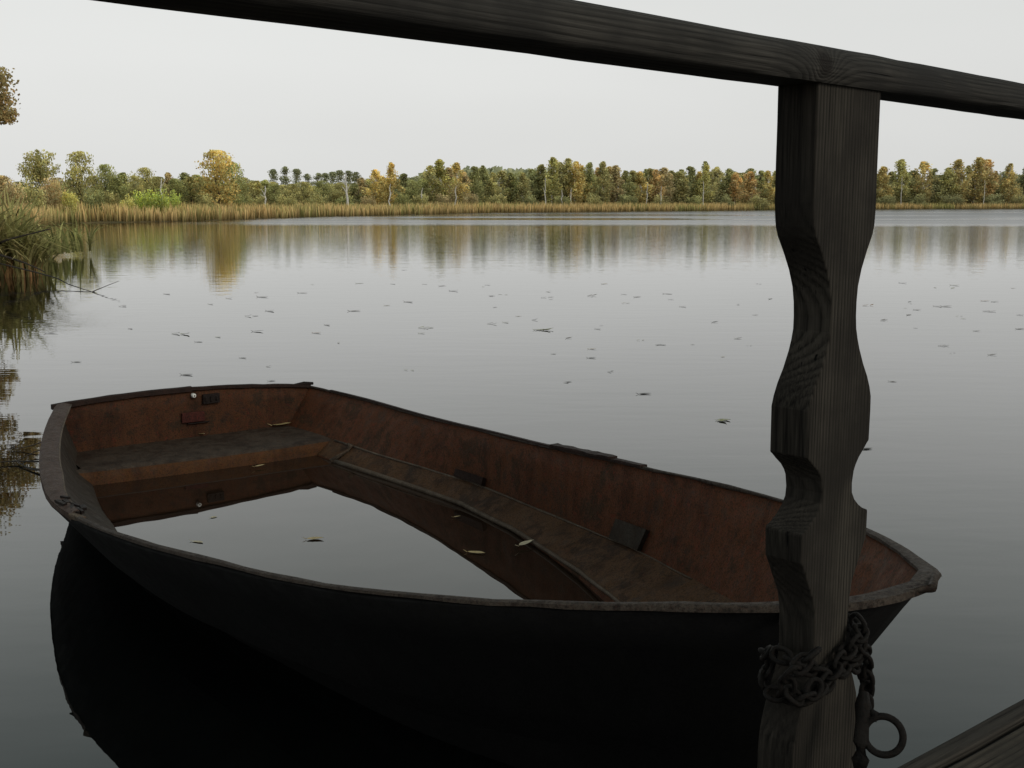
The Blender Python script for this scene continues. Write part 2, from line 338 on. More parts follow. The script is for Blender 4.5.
# ------------------------------------------------------------------ trees
def crown_mesh(name, kind, seed, nq):
    r = random.Random(seed); V = []; Fc = []; A = []
    clusters = []
    lean_ = Vector((r.uniform(-.06, .06), r.uniform(-.06, .06), 0)); pw = r.uniform(.7, 1.15); zc = r.uniform(.28, .5)
    if kind == 'birch':
        for i in range(60):
            z = r.uniform(.13, .985); e_ = (min(1, (z - .05) / (zc - .05)) ** .6) * (min(1, (1.02 - z) / (1.02 - zc)) ** pw) * r.uniform(.7, 1.25)
            rad = .19 * e_ * math.sqrt(r.random()); an = r.uniform(0, 6.28)
            clusters.append((Vector((rad * math.cos(an), rad * math.sin(an), z)) + lean_ * z, r.uniform(.022, .050) * (1.15 - .6 * z), 2.1))
    elif kind == 'broad':
        for i in range(60):
            z = r.uniform(.12, .96); e_ = math.sin(math.pi * (z * .9 + .06)) ** .6
            rad = .34 * e_ * math.sqrt(r.random()); an = r.uniform(0, 6.28)
            clusters.append((Vector((rad * math.cos(an), rad * math.sin(an), z)), r.uniform(.045, .085), 1.0))
    elif kind == 'spiky':   # a loose crown of fanning limbs
        for i in range(17):
            an = r.uniform(0, 6.28); tilt = r.uniform(.1, 1.25); L_ = r.uniform(.38, .6)
            for k in range(4):
                d = L_ * (.4 + .2 * k); p = Vector((math.cos(an) * math.sin(tilt) * d * 1.1, math.sin(an) * math.sin(tilt) * d, .42 + math.cos(tilt) * d))
                clusters.append((p, .05 + .012 * (k < 2), .8))
        for i in range(16): clusters.append((Vector((r.gauss(0, .14), r.gauss(0, .14), r.uniform(.15, .5))), .08, 1))
    elif kind == 'pine':
        for i in range(48):
            z = r.uniform(.30, .97); e_ = (min(1, (z - .22) / .2)) * (1.0 - z) ** .55 * 1.3
            rad = .15 * e_ * math.sqrt(r.random()); an = r.uniform(0, 6.28)
            clusters.append((Vector((rad * math.cos(an), rad * math.sin(an), z)), r.uniform(.035, .06), .75))
    elif kind == 'alder':
        for i in range(58):
            z = r.uniform(.07, .975); e_ = (min(1, (1.03 - z) / (1.03 - zc)) ** pw) * r.uniform(.7, 1.25)
            rad = .22 * e_ * math.sqrt(r.random()); an = r.uniform(0, 6.28)
            clusters.append((Vector((rad * math.cos(an), rad * math.sin(an), z)) + lean_ * z, r.uniform(.028, .058) * (1.15 - .55 * z), 1.3))
    elif kind == 'bush':
        for i in range(34):
            th_ = math.acos(r.uniform(0, 1)); an = r.uniform(0, 6.28); q = r.random() ** .4
            clusters.append((Vector((.62 * q * math.sin(th_) * math.cos(an), .62 * q * math.sin(th_) * math.sin(an), .06 + .82 * q * math.cos(th_))), r.uniform(.09, .15), .9))
    per = nq // len(clusters)
    for c, cr_, vs in clusters:
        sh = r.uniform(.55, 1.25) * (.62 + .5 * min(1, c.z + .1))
        for k in range(per):
            g3 = lambda: max(-1.55, min(1.55, r.gauss(0, 1)))
            p = c + Vector((g3() * cr_, g3() * cr_, g3() * cr_ * vs))
            if p.z > .97: p.z = .97 - (p.z - .97) * r.uniform(.5, 4)
            tp = max(.06, min(1, (1.0 - p.z) / .09)) ** .6 ; p.x *= tp; p.y *= tp
            s = r.uniform(.010, .022) * (2.0 if kind == 'bush' else 1.0) * (1.2 if kind in ('broad', 'spiky') else 1)
            u = Vector((r.gauss(0, 1), r.gauss(0, 1), r.gauss(0, 1))).normalized(); v_ = u.orthogonal().normalized()
            v_ = (v_ * math.cos(k) + u.cross(v_) * math.sin(k)); b = len(V)
            V += [p - u * s, p + v_ * s * .7, p + u * s, p - v_ * s * .7]
            q = sh * (.8 + .35 * max(-1, min(1, (p.z - c.z) / (cr_ * vs + 1e-6))) * .6); A += [q] * 4  # shade put into leaf tone: darker low down and under each clump
            Fc.append((b, b + 1, b + 2, b + 3))
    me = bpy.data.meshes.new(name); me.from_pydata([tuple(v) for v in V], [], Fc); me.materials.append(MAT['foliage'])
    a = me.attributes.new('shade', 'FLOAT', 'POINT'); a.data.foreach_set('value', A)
    return me, clusters
def trunk_mesh(name, kind, seed, clusters, mat):
    r = random.Random(seed + 99); V = []; Fc = []
    top = {'birch': .93, 'broad': .7, 'spiky': .6, 'pine': .93, 'alder': .88, 'bush': .3}[kind]; r0 = {'birch': .0105, 'broad': .02, 'spiky': .022, 'pine': .013, 'alder': .013, 'bush': .02}[kind]
    path = [Vector((r.gauss(0, .007) * k, r.gauss(0, .007) * k, -.02 + top * k / 7)) for k in range(8)]
    tube(path, [r0 * (1 - .8 * k / 7) for k in range(8)], 6, V, Fc)
    for c, _, _ in clusters[::3]:
        zb = max(.05, c.z - r.uniform(.08, .2)); zb = min(zb, top * .95); k = zb / top * 7; i = min(6, int(k)); s = path[i].lerp(path[i + 1], k - i)
        mid = s.lerp(c, .5) + Vector((0, 0, .02)); tube([s, mid, c], [r0 * .38, r0 * .25, r0 * .1], 4, V, Fc)
    me = bpy.data.meshes.new(name); me.from_pydata([tuple(v) for v in V], [], Fc); me.materials.append(mat); return me
VAR = {}
for kind, cnt, nq, mt in (('birch', 9, 3300, 'birch_bark'), ('broad', 6, 3800, 'bark'), ('spiky', 2, 4200, 'bark'), ('pine', 3, 1900, 'pine_bark'), ('alder', 8, 3300, 'bark'), ('bush', 5, 2400, 'bark')):
    VAR[kind] = []
    for k in range(cnt):
        cm, cl = crown_mesh(kind + '_crown', kind, 100 * k + {'birch': 1, 'broad': 2, 'spiky': 3, 'pine': 4, 'alder': 5, 'bush': 6}[kind], nq)
        VAR[kind].append((cm, trunk_mesh(kind + '_trunk', kind, 31 * k, cl, MAT[mt])))
ORD = ['first', 'second', 'third', 'fourth', 'fifth', 'sixth', 'seventh', 'eighth', 'ninth', 'tenth', 'eleventh', 'twelfth', 'thirteenth', 'fourteenth', 'fifteenth', 'sixteenth', 'seventeenth', 'eighteenth', 'nineteenth', 'twentieth']
def ordw(i):
    if i < 20: return ORD[i]
    t = {2: 'twenty', 3: 'thirty', 4: 'forty', 5: 'fifty', 6: 'sixty'}
    return t[(i + 1) // 10] + '-' + ORD[(i + 1) % 10 - 1] if (i + 1) % 10 else t[(i + 1) // 10][:-1] + 'ieth'
NAMES = {'birch': 'birch_tree', 'broad': 'broadleaf_tree', 'spiky': 'willow_tree', 'pine': 'pine_tree', 'alder': 'alder_tree', 'bush': 'bush'}
CATS = {'birch': 'tree', 'broad': 'tree', 'spiky': 'tree', 'pine': 'tree', 'alder': 'tree', 'bush': 'bush'}
COLS = {  # name -> tint
 'golden': (.52, .41, .14), 'olive': (.34, .31, .12), 'yellow-green': (.42, .39, .12), 'orange': (.54, .37, .15), 'green': (.27, .275, .095),
 'dark green': (.23, .235, .09), 'rusty brown': (.38, .30, .15), 'bright green': (.37, .42, .09), 'grey-green': (.19, .21, .11)}
TREES = []
def shore_at(px):
    tab = [(-60, 55), (0, 62), (70, 71), (150, 77), (230, 87), (300, 103), (400, 126), (500, 154), (600, 173), (700, 198), (780, 222), (880, 249), (1024, 277), (1100, 290)]
    for (a, ya), (b, yb) in zip(tab, tab[1:]):
        if px <= b: return ya + (yb - ya) * (px - a) / (b - a)
    return 290
def tree(px, top, hw, kind, col, back=14, base=None, z0=None, front=True):
    y = shore_at(px) + back; g = .55 if z0 is None else z0
    b = at_y(px, 200, y); b.z = g
    t = at_y(px, top, y); h = (t.z - g) * (1.04 if front else rnd.uniform(.94, 1.08))
    v = rnd.randrange(len(VAR[kind])); cm, tm = VAR[kind][v]
    root = empty(NAMES[kind], b); wr = {'birch': .24, 'broad': .42, 'spiky': .52, 'pine': .2, 'alder': .26, 'bush': .8}[kind]
    hw *= {'birch': 1.6, 'alder': 1.5, 'spiky': 1.25, 'broad': 1.12}.get(kind, 1)
    sx = (hw * y / F) / wr
    root.scale = (sx, sx, h); root.rotation_euler = (0, 0, rnd.uniform(0, 6.28))
    c = bpy.data.objects.new('crown', cm); COL.objects.link(c); c.parent = root
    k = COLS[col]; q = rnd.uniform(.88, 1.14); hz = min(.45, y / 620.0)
    c.color = tuple((kk_ * 2.2 * q * (1 - hz) + hzc * hz) for kk_, hzc in zip(k, (.66, .62, .40))) + (1,)  # aerial haze blended into the crown colour, stronger with distance
    tk = bpy.data.objects.new('trunk', tm); COL.objects.link(tk); tk.parent = root
    TREES.append((px, kind, col, front, root)); return root
front = [
 (38,150,17,'spiky','olive',10),(82,152,16,'broad','olive',10),(107,165,12,'broad','green',16),(126,173,11,'alder','green',20),(145,168,13,'broad','olive',22),
 (168,173,9,'alder','rusty brown',22),(184,173,10,'alder','dark green',20),(200,178,10,'alder','olive',18),(232,163,15,'broad','green',16),(218,151,21,'broad','golden',9),
 (250,182,10,'alder','olive',22),(259,181,9,'alder','olive',20),(268,180,9,'alder','green',24),
 (293,184,10,'broad','olive',20),(312,186,11,'broad','yellow-green',22),(331,184,11,'broad','olive',24),(356,183,9,'alder','dark green',20),
 (363,178,8,'alder','rusty brown',22),(375,170,9,'birch','golden',16),(383,177,9,'birch','golden',20),(390,163,8,'birch','golden',14),(404,174,9,'alder','dark green',26),
 (413,180,10,'broad','green',18),(423,179,9,'alder','green',20),(432,166,9,'birch','olive',18),(440,160,10,'birch','yellow-green',17),(448,168,8,'birch','rusty brown',16),(457,163,9,'birch','golden',18),
 (466,172,8,'alder','rusty brown',20),(474,167,8,'alder','green',19),(483,166,8,'alder','green',22),(492,173,8,'alder','olive',18),(501,171,9,'birch','olive',22),(511,173,9,'alder','green',20),
 (522,173,8,'birch','olive',16),(532,173,8,'alder','dark green',22),(543,165,9,'birch','olive',20),(551,158,9,'birch','yellow-green',16),(559,163,8,'birch','olive',20),(567,159,9,'alder','olive',19),
 (575,162,9,'birch','golden',16),(583,166,8,'birch','golden',20),(590,163,8,'alder','green',18),(596,168,8,'birch','orange',22),(603,162,8,'birch','olive',17),(610,167,8,'birch','golden',21),
 (616,166,9,'birch','rusty brown',18),(624,171,8,'alder','green',18),(632,171,9,'birch','olive',22),(640,172,9,'birch','golden',16),(649,169,9,'alder','olive',20),(656,170,8,'birch','orange',17),(662,168,9,'birch','rusty brown',18),
 (670,171,9,'alder','olive',20),(679,172,9,'birch','olive',18),(689,167,9,'alder','green',20),(697,172,8,'birch','golden',20),(703,162,8,'birch','yellow-green',15),(711,172,8,'birch','olive',20),(717,167,8,'alder','olive',22),
 (727,169,8,'alder','green',20),(735,173,7,'birch','orange',16),(743,173,8,'alder','olive',22),(751,172,9,'birch','orange',16),(760,171,8,'alder','green',20),(767,171,8,'birch','golden',18),(776,171,8,'birch','olive',20),
 (788,170,9,'alder','olive',18),(800,169,9,'birch','golden',18),(812,171,9,'alder','green',20),(824,168,9,'birch','olive',18),(836,170,9,'birch','yellow-green',18),(848,167,9,'alder','olive',18),(860,170,9,'birch','golden',18),(870,169,9,'alder','green',18),
 (880,167,10,'birch','golden',16),(891,172,9,'alder','olive',20),(901,160,9,'birch','yellow-green',16),(912,171,9,'alder','green',20),(922,162,10,'birch','golden',17),(933,169,8,'alder','dark green',22),(942,175,8,'alder','dark green',22),
 (948,168,9,'alder','yellow-green',18),(958,160,10,'birch','golden',17),(967,166,8,'alder','olive',22),(974,158,12,'birch','golden',17),(984,160,11,'birch','orange',19),(996,175,9,'alder','dark green',24),(1003,176,8,'alder','grey-green',26),
 (1009,164,8,'birch','golden',16),(1023,167,10,'alder','dark green',20)]
front += [(4,176,13,'broad','rusty brown',14),(20,182,13,'broad','olive',14),(58,178,13,'broad','rusty brown',15),(72,180,12,'broad','olive',16),(96,176,11,'broad','olive',18),(118,178,11,'broad','green',15),(134,176,11,'broad','olive',17),(158,177,11,'broad','olive',17),
 (176,179,11,'broad','green',16),(192,177,10,'alder','olive',16),(207,178,11,'broad','olive',20),(244,178,11,'broad','olive',16),(274,184,10,'broad','green',18),(303,182,11,'broad','olive',19),(322,181,10,'broad','green',19),(341,183,11,'broad','olive',19)]
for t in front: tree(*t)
# pines and darker trees standing behind the front row
pines = [(263,184,'pine'),(274,167,'pine'),(286,168,'pine'),(297,169,'pine'),(308,173,'pine'),(319,170,'pine'),(326,172,'pine'),(333,170,'pine'),(340,168,'pine'),(349,172,'pine'),(357,171,'pine'),(413,176,'pine'),(400,178,'pine')]
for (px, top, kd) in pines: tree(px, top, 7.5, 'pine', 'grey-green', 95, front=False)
x_ = 112
while x_ < 1035:
    if not (262 < x_ < 362):
        big = x_ > 420
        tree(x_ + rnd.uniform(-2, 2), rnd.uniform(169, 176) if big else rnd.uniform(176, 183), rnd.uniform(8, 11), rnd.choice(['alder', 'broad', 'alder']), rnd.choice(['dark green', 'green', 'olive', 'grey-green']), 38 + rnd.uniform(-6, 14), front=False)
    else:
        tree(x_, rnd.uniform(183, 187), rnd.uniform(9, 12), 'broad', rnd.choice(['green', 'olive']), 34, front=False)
    x_ += 9.5
# bushes
bushes = [(8,176,22,'rusty brown',6),(30,178,18,'olive',5),(52,174,17,'rusty brown',5),(70,189,12,'yellow-green',3),(94,186,13,'dark green',4),(62,180,12,'green',9),(112,188,12,'olive',10),(128,194,10,'yellow-green',5),(155,186,16,'bright green',6),(140,190,12,'bright green',8),(174,190,11,'bright green',7),
 (205,192,14,'olive',7),(243,192,12,'green',8),(258,194,10,'olive',9),(286,192,14,'olive',10),(318,192,15,'olive',9),(345,194,13,'green',10),(368,194,10,'rusty brown',12),(402,192,12,'green',10),(420,192,13,'olive',10),(444,192,12,'rusty brown',10),(470,192,12,'rusty brown',10),
 (498,193,13,'olive',10),(530,194,14,'dark green',10),(562,194,12,'dark green',10),(594,194,13,'olive',10),(628,193,14,'dark green',10),(660,194,13,'olive',10),(694,194,12,'green',10),(724,194,13,'dark green',10),(758,194,13,'olive',10),
 (886,194,14,'dark green',10),(918,193,14,'green',10),(950,193,14,'dark green',10),(992,192,14,'dark green',10),(1020,193,12,'olive',10)]
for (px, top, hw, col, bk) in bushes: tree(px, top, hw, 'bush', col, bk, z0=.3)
cnt = {}
FIRST = {}
TREES.sort(key=lambda t: t[0])
for px, kind, col, fr, o in TREES:
    k = (kind, col, fr); i = cnt.get(k, 0); cnt[k] = i + 1
    word = {'birch': 'slender birch', 'broad': 'broad leafy tree', 'spiky': 'loose fanning willow', 'pine': 'tall thin pine', 'alder': 'narrow leafy tree', 'bush': 'low bush'}[kind]
    row = 'front of far treeline' if fr else 'back row of far wood'
    if kind == 'bush': row = 'strip behind the reeds'
    lab = f"{col} {word} in {row}, {ordw(i)} such from left"
    tag(o, lab, CATS[kind], {'birch': 'birches on the far shore', 'bush': 'bushes behind the reeds', 'pine': 'pines behind the far shore'}.get(kind, 'trees on the far shore'))
for px, kind, col, fr, o in TREES:
    if kind == 'broad' and col == 'golden': o['label'] = 'large golden tree standing alone in front of the left treeline'
    if kind == 'spiky': o['label'] = 'dark olive tree with loose fanning limbs above the left bank'

# far white trunks
def bare(px, ybase, ytop, back, label, forks=3, rr=.07):
    y = shore_at(px) + back; b = at_y(px, 200, y); b.z = .5; h = at_y(px, ytop, y).z - .5
    root = empty('bare_birch', b); V = []; Fc = []; r = random.Random(int(px))
    path = [Vector((r.gauss(0, .06), 0, h * k / 6)) for k in range(7)]; rr *= .85; tube(path, [rr * 1.5 * (1 - .1 * k) for k in range(7)], 6, V, Fc)
    mesh_obj('trunk', V, Fc, MAT['birch_bark'], root); V = []; Fc = []
    for k in range(forks):
        s = path[3 + k % 3]; e_ = s + Vector((r.choice((-1, 1)) * r.uniform(.2, .55), 0, r.uniform(.4, 1.1))); tube([s, s.lerp(e_, .5) + Vector((0, 0, .05)), e_], [rr * .5, rr * .35, rr * .2], 5, V, Fc)
    mesh_obj('limb', V, Fc, MAT['birch_bark'], root)
    tag(root, label, 'tree', 'bare white trunks on the far shore')
bare(347, 205, 174, 6, 'tallest bare white birch trunk standing in front of the pines', 4, .13)
bare(265, 205, 186, 8, 'thin pale dead trunk right of the large golden tree', 2, .10)
bare(162, 193, 178, 5, 'short forked white trunk above the bright green bush', 2, .07)
for px, yt, lb in ((390, 184, 'white trunk below the golden birch right of the bare tree'), (545, 178, 'pair-leaning white trunk at the centre of the far wood'), (562, 190, 'short white trunk near the middle of the far wood'), (571, 188, 'white trunk right of the treeline centre, near the orange birches'),
                   (647, 183, 'slim white trunk under olive leaves, left of the carved post'), (661, 186, 'white trunk of an orange birch left of the carved post'), (703, 181, 'bright white trunk under the tallest birch left of the post'), (422, 188, 'faint pale trunk where the treeline rises on the left'),
                   (456, 186, 'pale slim trunk among brownish birches in the left treeline'), (901, 176, 'white slim trunk under the first tall birch right of the post'), (984, 180, 'pale trunk under the broad orange crowns right of the post')):
    bare(px, 205, yt, 9, lb, 1, .085)

# distant forest mass behind everything (reads as one)
r = random.Random(5); V = []; Fc = []; A = []
for i in range(15000):
    px = r.uniform(-80, 1110); y = 430 + r.uniform(0, 45)
    topy = 186 - (14 * math.exp(-((px - 490) / 95.0) ** 2)) - (3 if px > 420 else 0) + 2.5 * noise.noise(Vector((px * .11, 0, 0))) + (3 if px < 110 else 0)
    if 265 < px < 360: topy += 4
    pt = at_y(px, topy, y); z = .5 + (pt.z - .5) * math.sqrt(r.random()); s = r.uniform(.9, 2.0); p = Vector((pt.x, y, z))
    u = Vector((r.gauss(0, 1), r.gauss(0, 1), r.gauss(0, 1))).normalized(); v_ = u.orthogonal().normalized(); b = len(V)
    V += [p - u * s, p + v_ * s, p + u * s, p - v_ * s]; A += [r.uniform(.7, 1.2)] * 4; Fc.append((b, b + 1, b + 2, b + 3))
fo = mesh_obj('distant_forest', V, Fc, MAT['foliage'], attr=A); fo.color = (.44, .46, .28, 1)
tag(fo, 'hazy green forest far behind the lakeside trees', 'forest', kind='stuff')

# ------------------------------------------------------------------ near left bank
def arch_blades(name, n, centre, spread, hmin, hmax, mat, seed, wd=.03, droop=1.25, parent=None, lean=(0, 0)):
    r = random.Random(seed); V = []; Fc = []; A = []
    for _ in range(n):
        p = Vector(centre) + Vector((max(-1.6, min(1.25, r.gauss(0, 1))) * spread[0], max(-1.4, min(1.4, r.gauss(0, 1))) * spread[1], 0)); h = r.uniform(hmin, hmax)
        an = r.uniform(0, 6.28); d = Vector((math.cos(an) + lean[0], math.sin(an) + lean[1], 0)) * r.uniform(.25, .8) * droop; side = Vector((-d.y, d.x, 0)).normalized(); sh = r.uniform(.6, 1.15)
        nseg = 6; b = len(V)
        for k in range(nseg + 1):
            t = k / nseg; q = p + d * (h * t * t) + Vector((0, 0, h * (t - .42 * t ** 3 * d.length * 1.3))); ww = wd * (1 - t) ** .6 * (1 if k else .8) + .001
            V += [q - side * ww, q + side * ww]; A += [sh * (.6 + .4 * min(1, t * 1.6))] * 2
        for k in range(nseg): Fc.append((b + 2 * k, b + 2 * k + 1, b + 2 * k + 3, b + 2 * k + 2))
    if parent: V = rel(V, parent)
    return mesh_obj(name, V, Fc, mat, parent, attr=A)
for i, (c, n_, sp, h0, h1, lb) in enumerate([((-9.25, 19.3, 0), 430, (.40, .4), .8, 1.95, 'tall green reed clump arching over the water at the left edge'),
                                           ((-8.75, 19.2, 0), 260, (.30, .3), .5, 1.2, 'shorter green reed clump leaning over the water beside the taller one'),
                                           ((-10.1, 20.5, 0), 330, (.5, .5), 1.0, 2.0, 'reed clump at the very left edge of the photo')]):
    root = empty('reed_clump', c); tag(root, lb, 'reeds', 'reed clumps on the near left bank')
    arch_blades('leaf_blades', n_, c, sp, h0, h1, MAT['near_reeds'], 40 + i, parent=root, lean=(.25, -.2))
    arch_blades('undergrowth', n_ // 3, (c[0] + .05, c[1] - .35, -.03), (sp[0] * 1.1, .2), .2, .55, MAT['red_stems'], 60 + i, .012, .7, parent=root)
o = arch_blades('bank_grass', 900, (-11.9, 23.5, .1), (1.1, 2.6), .5, 1.1, MAT['near_reeds'], 77, .03); tag(o, 'green and rusty grass on the left bank', 'grass', kind='stuff')

# overhanging tree at the left edge (its crown edge is seen, and its reflection)
root = empty('overhanging_tree', (-10.1, 17.4, .2))
tag(root, 'sparse autumn tree reaching into the top left edge over the water', 'tree')
r = random.Random(12); V = []; Fc = []; A = []; LV = []; LF = []
tr_path = [Vector((0, 0, -.2)), Vector((.1, 0, .9)), Vector((.3, -.05, 1.8)), Vector((.35, 0, 2.8)), Vector((.5, 0, 3.6))]
tube(catmull(tr_path, 3), [.11 * (1 - .06 * k) for k in range(13)], 8, LV, LF)
cl = [(1.95, 0, 2.95, .16), (1.85, .2, 2.65, .17), (1.65, -.2, 3.3, .2), (2.02, .1, 2.42, .10), (1.55, .1, 2.2, .15), (1.6, 0, 1.6, .13), (1.72, .1, 1.35, .10), (1.35, 0, 2.75, .25), (1.2, .2, 3.6, .28), (.9, -.2, 3.9, .3), (1.05, 0, 1.9, .25), (.8, .3, 2.6, .35), (.4, 0, 4.0, .35), (.1, -.3, 3.3, .4), (-.5, .2, 3.2, .4), (1.3, .1, 1.25, .2), (-.2, .1, 2.4, .4), (.9, 0, 3.2, .3), (1.45, .3, 3.0, .2), (-.9, 0, 2.6, .4)]
for (cx, cy, cz, cr_) in cl:
    c = Vector((cx, cy, cz)); s = tr_path[2] if cz < 2.4 else tr_path[3]; m_ = s.lerp(c, .55) + Vector((0, 0, .12)); tube(catmull([s, m_, c], 3), [.035, .03, .025, .02, .016, .012, .008], 5, LV, LF)
    for k in range(int(900 * cr_ / .2)):
        g3 = lambda: max(-1.5, min(1.5, r.gauss(0, .8)))
        p = c + Vector((g3() * cr_ + .10, g3() * cr_, g3() * cr_ * .8)); s_ = r.uniform(.016, .034); u = Vector((r.gauss(0, 1), r.gauss(0, 1), r.gauss(0, 1))).normalized(); v_ = u.orthogonal().normalized(); b = len(V)
        V += [p - u * s_, p + v_ * s_ * .7, p + u * s_, p - v_ * s_ * .7]; A += [r.uniform(.6, 1.2)] * 4; Fc.append((b, b + 1, b + 2, b + 3))
mesh_obj('trunk', LV, LF, MAT['bark'], root, smooth=True)
c_ = mesh_obj('crown', V, Fc, MAT['foliage'], root, attr=A); c_.color = (.50, .38, .17, 1)

# dead branches hanging into the water on the left
def branch(name, label, paths, radii, mat, cat='branch'):
    base = Vector(paths[0][0]); root = empty(name, base); V = []; Fc = []
    for p, rr in zip(paths, radii):
        q = catmull(p, 4); tube(q, [rr * (1 - .7 * k / len(q)) for k in range(len(q))], 6, V, Fc)
    V = jit(V, .006, 9)
    o = mesh_obj('stems', rel(V, root), Fc, mat, root, smooth=True); tag(root, label, cat); return root
P = lambda px, py, z: at_z(px, py, z)
def PY(px, py, y): return at_y(px, py, y)
branch('dead_branch', 'thin bare branch dipping into the lake right of the reed clump',
       [[(-9.0, 18.6, .30), PY(50, 276, 17.2), PY(68, 284, 16.4), PY(94, 292.5, 15.5)], [PY(92, 292, 15.55), PY(104, 287, 15.6), PY(119, 281, 15.7)], [PY(94, 292, 15.55), PY(99, 294, 15.3)]], [.013, .008, .008], MAT['twig'])
branch('fallen_branch', 'brown bare branch rising through the green reed clump on the left',
       [[(-9.6, 19.2, .25), PY(0, 243, 18.6), PY(22, 236, 18.5), PY(50, 229, 18.4)], [PY(0, 255, 18.2), PY(25, 263, 18), PY(45, 272, 17.8)]], [.03, .02], MAT['twig'])
branch('water_twigs', 'dark twigs lying on the water against the left end of the boat',
       [[P(60, 463, .02), P(40, 461.5, .02), P(15, 462, .01), P(-12, 463, .01)], [P(54, 470, .02), P(38, 470, .01), P(28, 467.5, .01), P(15, 461, .01)],
        [P(54, 436, .05), P(36, 444, .03), P(18, 448, .01), P(2, 450, .01)], [P(54, 448, .03), P(34, 452, .02), P(16, 462, .01)]], [.006, .007, .004, .004], MAT['twig'])

# ------------------------------------------------------------------ rowing boat
NEAR = [(-2.097, 4.902, 0.323), (-1.966, 4.484, 0.306), (-1.803, 4.053, 0.302), (-1.628, 3.656, 0.308), (-1.437, 3.292, 0.322), (-1.222, 3.005, 0.343), (-0.989, 2.748, 0.368), (-0.762, 2.525, 0.398), (-0.542, 2.314, 0.43), (-0.326, 2.131, 0.462), (-0.11, 1.988, 0.495), (0.103, 1.88, 0.524), (0.295, 1.798, 0.551), (0.464, 1.74, 0.573), (0.604, 1.724, 0.588), (0.715, 1.785, 0.595)]
FAR = [(-1.061, 5.593, 0.302), (-0.749, 5.33, 0.281), (-0.417, 4.931, 0.273), (-0.129, 4.582, 0.277), (0.115, 4.25, 0.289), (0.309, 3.954, 0.31), (0.459, 3.673, 0.338), (0.587, 3.4, 0.37), (0.692, 3.119, 0.404), (0.768, 2.85, 0.44), (0.812, 2.597, 0.475), (0.822, 2.355, 0.509), (0.813, 2.139, 0.54), (0.79, 1.965, 0.566), (0.769, 1.878, 0.585), (0.758, 1.852, 0.595)]
B0 = Vector((-1.605, 5.258, 0)); YW = R(-56.56)
AX = Vector((math.cos(YW), math.sin(YW), 0)); BX = Vector((-AX.y, AX.x, 0))
def W(a, b, z): return B0 + AX * a + BX * b + Vector((0, 0, z))
def Lc(p): d = Vector(p) - B0; return (d.dot(AX), d.dot(BX), p[2])
FZ = [.294, .292, .297, .325, .350, .375, .400, .425, .449, .473, .497, .522, .547, .568, .585, .595]
FAR = [tuple(CAM + (Vector(p) - CAM) * ((z - HC) / (p[2] - HC))) for p, z in zip(FAR, FZ)]
nearC = catmull(NEAR, 3); farC = catmull(FAR, 3); NS = len(nearC)
nl = [Lc(p) for p in nearC]; fl = [Lc(p) for p in farC]; AE = 4.2
CREASE = [(-.1, .52), (0, .53), (.5, .593), (.88, .63), (1.44, .712), (1.67, .742), (2.0, .748), (2.3, .718), (2.6, .675), (3.0, .575), (3.4, .44), (3.75, .27), (4.0, 0)]
CHINE = [(-.1, .44), (0, .45), (.66, .513), (1.26, .600), (1.57, .630), (1.97, .612), (2.27, .566), (2.54, .515), (2.78, .448), (3.1, .350), (3.55, .20), (3.90, 0)]
def tabv(tb_, a):
    for (x0, y0), (x1, y1) in zip(tb_, tb_[1:]):
        if a <= x1: return y0 + (y1 - y0) * (a - x0) / (x1 - x0)
    return 0.0
def ring(side, i, lvl):
    a, b, s = (fl if side > 0 else nl)[i]; t = max(0, a / AE)
    st = max(0, 1 - t / .3)
    if lvl == 0: return W(a - .03 * t ** 9, b, s + .001)
    fr = (4.0, 3.90, 3.86)[lvl - 1] / AE; al = a * fr
    z = (.10 + .24 * t ** 5, .038 + .13 * t ** 5, -.16)[lvl - 1]
    if side > 0:
        bb = (tabv(CREASE, al), tabv(CHINE, al), tabv(CHINE, al * 1.03) * .86)[lvl - 1]
        if lvl == 1: bb = min(bb, b * .985)
    else:
        bb = b * ((.82 + .06 * st), (.72 + .08 * st - .10 * t ** 3), (.60 - .15 * t ** 3))[lvl - 1]
    return W(al, bb, z)
boat = empty('rowing_boat', W(2.1, 0, 0)); tag(boat, 'old half sunken rowing boat with rusty brown inside, black hull and rainwater in it', 'boat')
V = []; Fc = []; mi = []
def halfp(side, i, sub=3):
    o = []
    for l in range(3):
        a, b = ring(side, i, l), ring(side, i, l + 1)
        for k in range(sub): o.append(a.lerp(b, k / sub))
    o.append(ring(side, i, 3)); return o
for i in range(NS):
    n_, f_ = halfp(-1, i), halfp(1, i); keel = [n_[-1].lerp(f_[-1], .5) - Vector((0, 0, .02))]
    V += n_ + keel + f_[::-1]
KC = 21
for i in range(NS - 1):
    for j in range(KC - 1): Fc.append((i * KC + j, i * KC + j + 1, (i + 1) * KC + j + 1, (i + 1) * KC + j)); mi.append(2 if (j < 9 and i < 16) else (1 if 14 <= j < 17 and i < 46 else 0))
